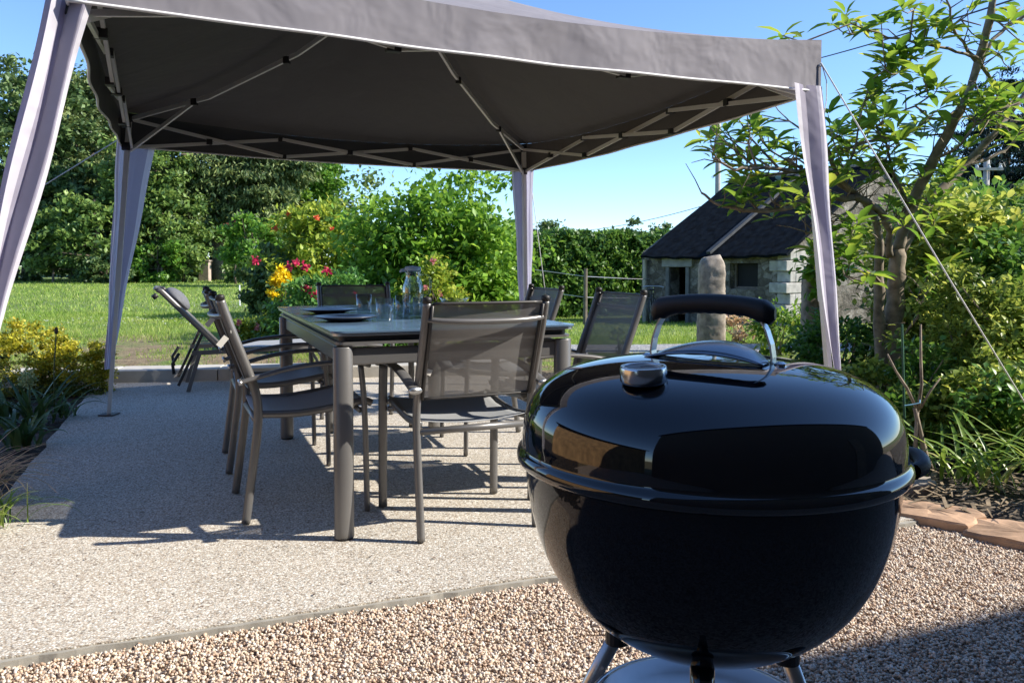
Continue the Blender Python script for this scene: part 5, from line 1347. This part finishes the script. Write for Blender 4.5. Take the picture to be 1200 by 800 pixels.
# ------------------------------------------------------------------ kettle barbecue
def kettle():
    cx, cy, gz0 = .307, 1.262, -.020; zr = .688 - gz0
    root = empty('kettle_barbecue', (cx, cy, gz0)); tag(root, 'large round black enamel kettle barbecue with its lid on, in the foreground', 'barbecue')
    def sp(pts, n=6):
        P_ = [Vector((a, b, 0)) for a, b in pts]; out = []
        for i in range(len(P_) - 1):
            p0 = P_[max(i - 1, 0)]; p1 = P_[i]; p2 = P_[i + 1]; p3 = P_[min(i + 2, len(P_) - 1)]
            for k in range(n):
                u = k / n; q = .5 * ((2 * p1) + (p2 - p0) * u + (2 * p0 - 5 * p1 + 4 * p2 - p3) * u * u + (3 * p1 - p0 - 3 * p2 + p3) * u ** 3); out.append((max(q.x, 0), q.y))
        out.append((P_[-1].x, P_[-1].y)); return out
    m = MB(); bp = sp([(.0, -.315), (.05, -.313), (.11, -.298), (.165, -.270), (.215, -.226), (.250, -.172), (.272, -.11), (.283, -.05), (.286, -.012)])
    m.lathe([(r, z + zr) for r, z in bp] + [(.290, zr - .008), (.290, zr - .002), (.280, zr - .002), (.277, zr - .03)], 128); bowl = m.build('bowl', M['enamel_bowl'], root, True)
    lp = [(.289, -.016), (.2945, -.016), (.2985, -.011), (.2995, -.004), (.2975, .003), (.293, .006), (.2905, .010)]
    dome = sp([(.2905, .010), (.2900, .030), (.285, .062), (.270, .090), (.243, .113), (.205, .129), (.155, .140), (.10, .147), (.05, .150), (0, .151)])
    m = MB(); m.lathe([(r, z + zr) for r, z in lp + dome[1:]], 128); lid = m.build('lid', M['enamel'], root, True)
    def lidz(r):
        for (r0, z0), (r1, z1) in zip(dome, dome[1:]):
            if r1 <= r <= r0: return z0 + (z1 - z0) * (r0 - r) / max(r0 - r1, 1e-6)
        return .15
    # handle
    h0 = Vector((-.076, .034, 0)); h1 = Vector((.080, -.076, 0)); ax = (h1 - h0).normalized(); side = Vector((-ax.y, ax.x, 0)); hc = (h0 + h1) / 2; L = (h1 - h0).length
    def H(u, v, z): return tuple(hc + ax * u + side * v + Vector((0, 0, z + zr)))
    for s in (-1, 1):
        m = MB(); path = [(s * (L / 2 + .0), .138), (s * (L / 2 + .002), .155), (s * (L / 2 - .001), .175), (s * (L / 2 - .008), .196), (s * (L / 2 - .018), .214)]
        rows = []
        for (u, z) in path: rows.append([H(u - .0015, -.0095, z), H(u + .0015, -.0095, z), H(u + .0015, .0095, z), H(u - .0015, .0095, z), H(u - .0015, -.0095, z)])
        m.sheet(rows); b = m.build('handle_bracket', M['alu'], root)
        k = MB(); k.lathe([(0, 0), (.009, 0), (.009, .004), (.004, .007), (0, .007)], 12, H(s * (L / 2 + .012), 0, .143)); k.box(H(s * (L / 2 + .008), 0, .1415), (.03, .022, .004), Matrix.Rotation(math.atan2(ax.y, ax.x), 3, 'Z')); k.build('bolt', M['steel'], b)
    m = MB(); rows = []; n = 26
    Lg = L / 2 + .004
    for i in range(n + 1):
        u = (i / n * 2 - 1); au = abs(u)
        zt = .248 - .0095 * u * u - .007 * max(0, au - .85) / .15
        th = .030 - .006 * math.cos(u * math.pi) * .6
        zb_ = zt - (.0305 + .005 * (au > .62) * min(1, (au - .62) / .15) + .0007 * math.cos(u * 40)) + .012 * max(0, au - .9) / .1
        hw_ = .0165 * (1 - .55 * max(0, (au - .9) / .1) ** 2)
        sc_ = 1 if au < .999 else .75
        row = []
        for k in range(17):
            a = 2 * math.pi * (k % 16) / 16; cxx = math.copysign(abs(math.cos(a)) ** .7, math.cos(a)); szz = math.copysign(abs(math.sin(a)) ** .7, math.sin(a))
            row.append(H(u * Lg, cxx * hw_ * sc_, (zt + zb_) / 2 + szz * (zt - zb_) / 2 * sc_))
        rows.append(row)
    m.sheet(rows); m.add(rows[0][:-1], [tuple(range(16))]); m.add(rows[-1][:-1], [tuple(range(16))[::-1]])
    m.build('handle_grip', M['grip'], root, True)
    # curved heat shield under the handle, leaning away from the viewer's side
    rows = []
    for i in range(25):
        u = i / 24 * 2 - 1; row = []
        for k in range(9):
            v = k / 8
            arch = (1 - abs(u) ** 2.1)
            row.append(H(u * (L / 2 - .002), -.040 + v * .085 * (.40 + .60 * arch), .147 + .011 * arch + .013 * v * arch + .005 * math.sin(math.pi * v) * arch))
        rows.append(row)
    m = MB(); m.sheet(rows); m.build('heat_shield', simple('sky_tinted_steel', (.20, .23, .27), .22, .85, .05, 20), root, True, solid=.003)  # blue sky reflection put into the metal colour
    # round lid damper
    m = MB(); m.lathe([(0, .1525), (.036, .1515), (.038, .149)], 32, (hc.x + .0, hc.y + .055, zr)); m.build('damper', M['alu'], root, True)
    # thermometer
    tp_ = Vector((-.124, -.155, 0)); r = tp_.length; z = lidz(r); nrm = Vector((tp_.x * .06 / r, tp_.y * .06 / r, 1)).normalized()
    q = Vector((0, 0, 1)).rotation_difference(nrm)
    def T(v): return q @ Vector(v) + Vector((tp_.x, tp_.y, zr + z - .002))
    m = MB(); m.lathe([(0, .002), (.030, .0), (.0325, .004), (.0325, .021), (.0315, .024), (.0275, .024), (.0265, .0215)], 48); m.V = [T(v) for v in m.V]; th = m.build('thermometer', M['steel'], root, True, bevel=.0006)
    m = MB(); m.lathe([(0, .0226), (.0268, .0226)], 40); m.V = [T(v) for v in m.V]; m.build('dial', simple('grey_dial', (.42, .43, .45), .3), th)
    m = MB(); m.bar(T((-.004, 0, .0229)), T((.018, .006, .0229)), .0018, .0008); m.build('needle', M['plastic'], th)
    m = MB(); m.lathe([(0, .0232), (.0268, .0232)], 40); m.V = [T(v) for v in m.V]; m.build('dial_glass', M['glass'], th)
    # side handles on the bowl
    for ang in (R(1), R(188)):
        d = Vector((math.cos(ang), math.sin(ang), 0)); tt = Vector((-d.y, d.x, 0)); m = MB(); rows = []
        for i in range(13):
            u = i / 12 * 2 - 1; row = []
            for k in range(13):
                a = 2 * math.pi * (k % 12) / 12
                row.append(tuple(d * (.304 + .034 * (1 - u * u) ** .5 * 1.0 + .014 * math.cos(a)) + tt * (u * .055) + Vector((0, 0, zr - .024 + .013 * math.sin(a) + .012 * (1 - u * u)))))
            rows.append(row)
        if ang > 2: continue
        m.sheet(rows); m.box(tuple(d * .305 + Vector((0, 0, zr - .026))), (.03, .09, .024), Matrix.Rotation(ang, 3, 'Z')); m.build('side_handle', M['grip'], root, True, bevel=.004)
    # legs
    for ai, ang in enumerate((R(-104), R(136), R(18))):
        d = Vector((math.cos(ang), math.sin(ang), 0)); a = d * .125 + Vector((0, 0, zr - .27)); b = d * (.27, .33, .28)[ai] + Vector((0, 0, .012 if ai == 0 else .06))
        m = MB(); m.tube([a, a.lerp(b, .25)], .0175, 16); m.tube([a.lerp(b, .2), b], .0135, 16); lg = m.build('leg', M['alu'] if ai else M['enamel'], root, True)  # front leg coloured black for its shade, the others stay aluminium
        s = MB(); s.lathe([(0, 0), (.021, 0), (.021, .03), (0, .03)], 16, tuple(a.lerp(b, .22) - Vector((0, 0, .015)))); s.build('socket', M['plastic'], lg)
        if ai:
            w = MB(); c = b + Vector((0, 0, .02)); tdir = Vector((math.cos(R(83)), math.sin(R(83)), 0)); pr_ = [(.0, -.02), (.07, -.02), (.078, -.012), (.078, .012), (.07, .02), (0, .02)]
            w.lathe(pr_, 32); rq = Vector((0, 0, 1)).rotation_difference(Vector((1, 0, 0))); w.V = [tuple(rq @ Vector(v) + c + d * .03) for v in w.V]; w.build('wheel', M['plastic'], lg, True, bevel=.003)
    m = MB()
    for i in range(3):
        pass
    m.lathe([(0, .235), (.10, .236), (.150, .246), (.172, .262), (.178, .264), (.178, .266), (.172, .266), (.150, .250), (.10, .240), (0, .239)], 72, (0, 0, .02)); m.build('ash_catcher', M['alu'], root, True)
    m = MB(); m.tube([(.183 * math.cos(t), .183 * math.sin(t), .262 + .02) for t in np.linspace(0, 2 * math.pi, 65)], .004, 8, cap=False); m.build('support_ring', M['alu'], root, True)
kettle()

# ------------------------------------------------------------------ the buildings behind the viewer, seen mirrored in the enamel and shading the pebbles
def house():
    hd = Vector((math.cos(R(21)), math.sin(R(21)), 0)); hn = Vector((math.sin(R(21)), -math.cos(R(21)), 0))
    o0 = Vector((0, -1.38, 0)); root = empty('house', o0, R(21)); tag(root, 'rendered house behind the viewer that shades the near pebbles and shows dark in the lid', 'house')
    zh = 5.0; m = MB()
    x0, x1 = -3.4, 11
    m.box(((x0 + x1) / 2, -.15, zh / 2), (x1 - x0, .3, zh))
    m.box((x0 + .15, -3, zh / 2), (.3, 5.4, zh)); m.box((x1 - .15, -3, zh / 2), (.3, 5.4, zh))
    m.build('wall', M['render'], root)
    r = MB(); r.sheet([[(x, .12 - 3.3 * t, zh - .02 + 1.7 * t) for x in np.linspace(x0 - .2, x1 + .2, 12)] for t in np.linspace(0, 1, 6)])
    r.sheet([[(x, -6.4 + 3.22 * t, zh - .02 + 1.7 * t) for x in np.linspace(x0 - .2, x1 + .2, 12)] for t in np.linspace(0, 1, 6)]); r.build('roof', M['slate'], root, solid=.1)
    d = MB(); d.box((4.6, .02, 1.05), (.95, .05, 2.1)); dd = d.build('door', M['post_wood'], root, bevel=.01)
    h = MB(); h.tube([(4.25, .05, 1.0), (4.25, .08, 1.0), (4.35, .08, 1.0)], .01, 8); h.build('handle', M['steel'], dd)
    c = MB(); c.box((8.5, -3.2, 6.9), (.9, .6, 1.6)); c.build('chimney', M['render'], root)
house()
def shed():
    root = empty('plank_shed', (-5.2, 2.3, -.05), 0); tag(root, 'golden plank shed left of the viewer mirrored in the barbecue lid', 'shed')
    m = MB()
    for i in range(46): m.box((-.02 - .004 * (i % 2), -6.2 + .165 * i, 1.2), (.04, .160, 2.4))
    m.build('planking', M['planks'], root)
    m = MB(); m.box((-1.3, -2.5, 1.15), (2.4, 7.4, 2.3)); m.build('body', M['planks'], root)
    m = MB(); m.sheet([[(.25 - 3 * t, -6.4 + 8.0 * u, 2.38 + .5 * t) for u in (0, .5, 1)] for t in (0, .5, 1)]); m.build('roof', M['slate'], root, solid=.08)
shed()
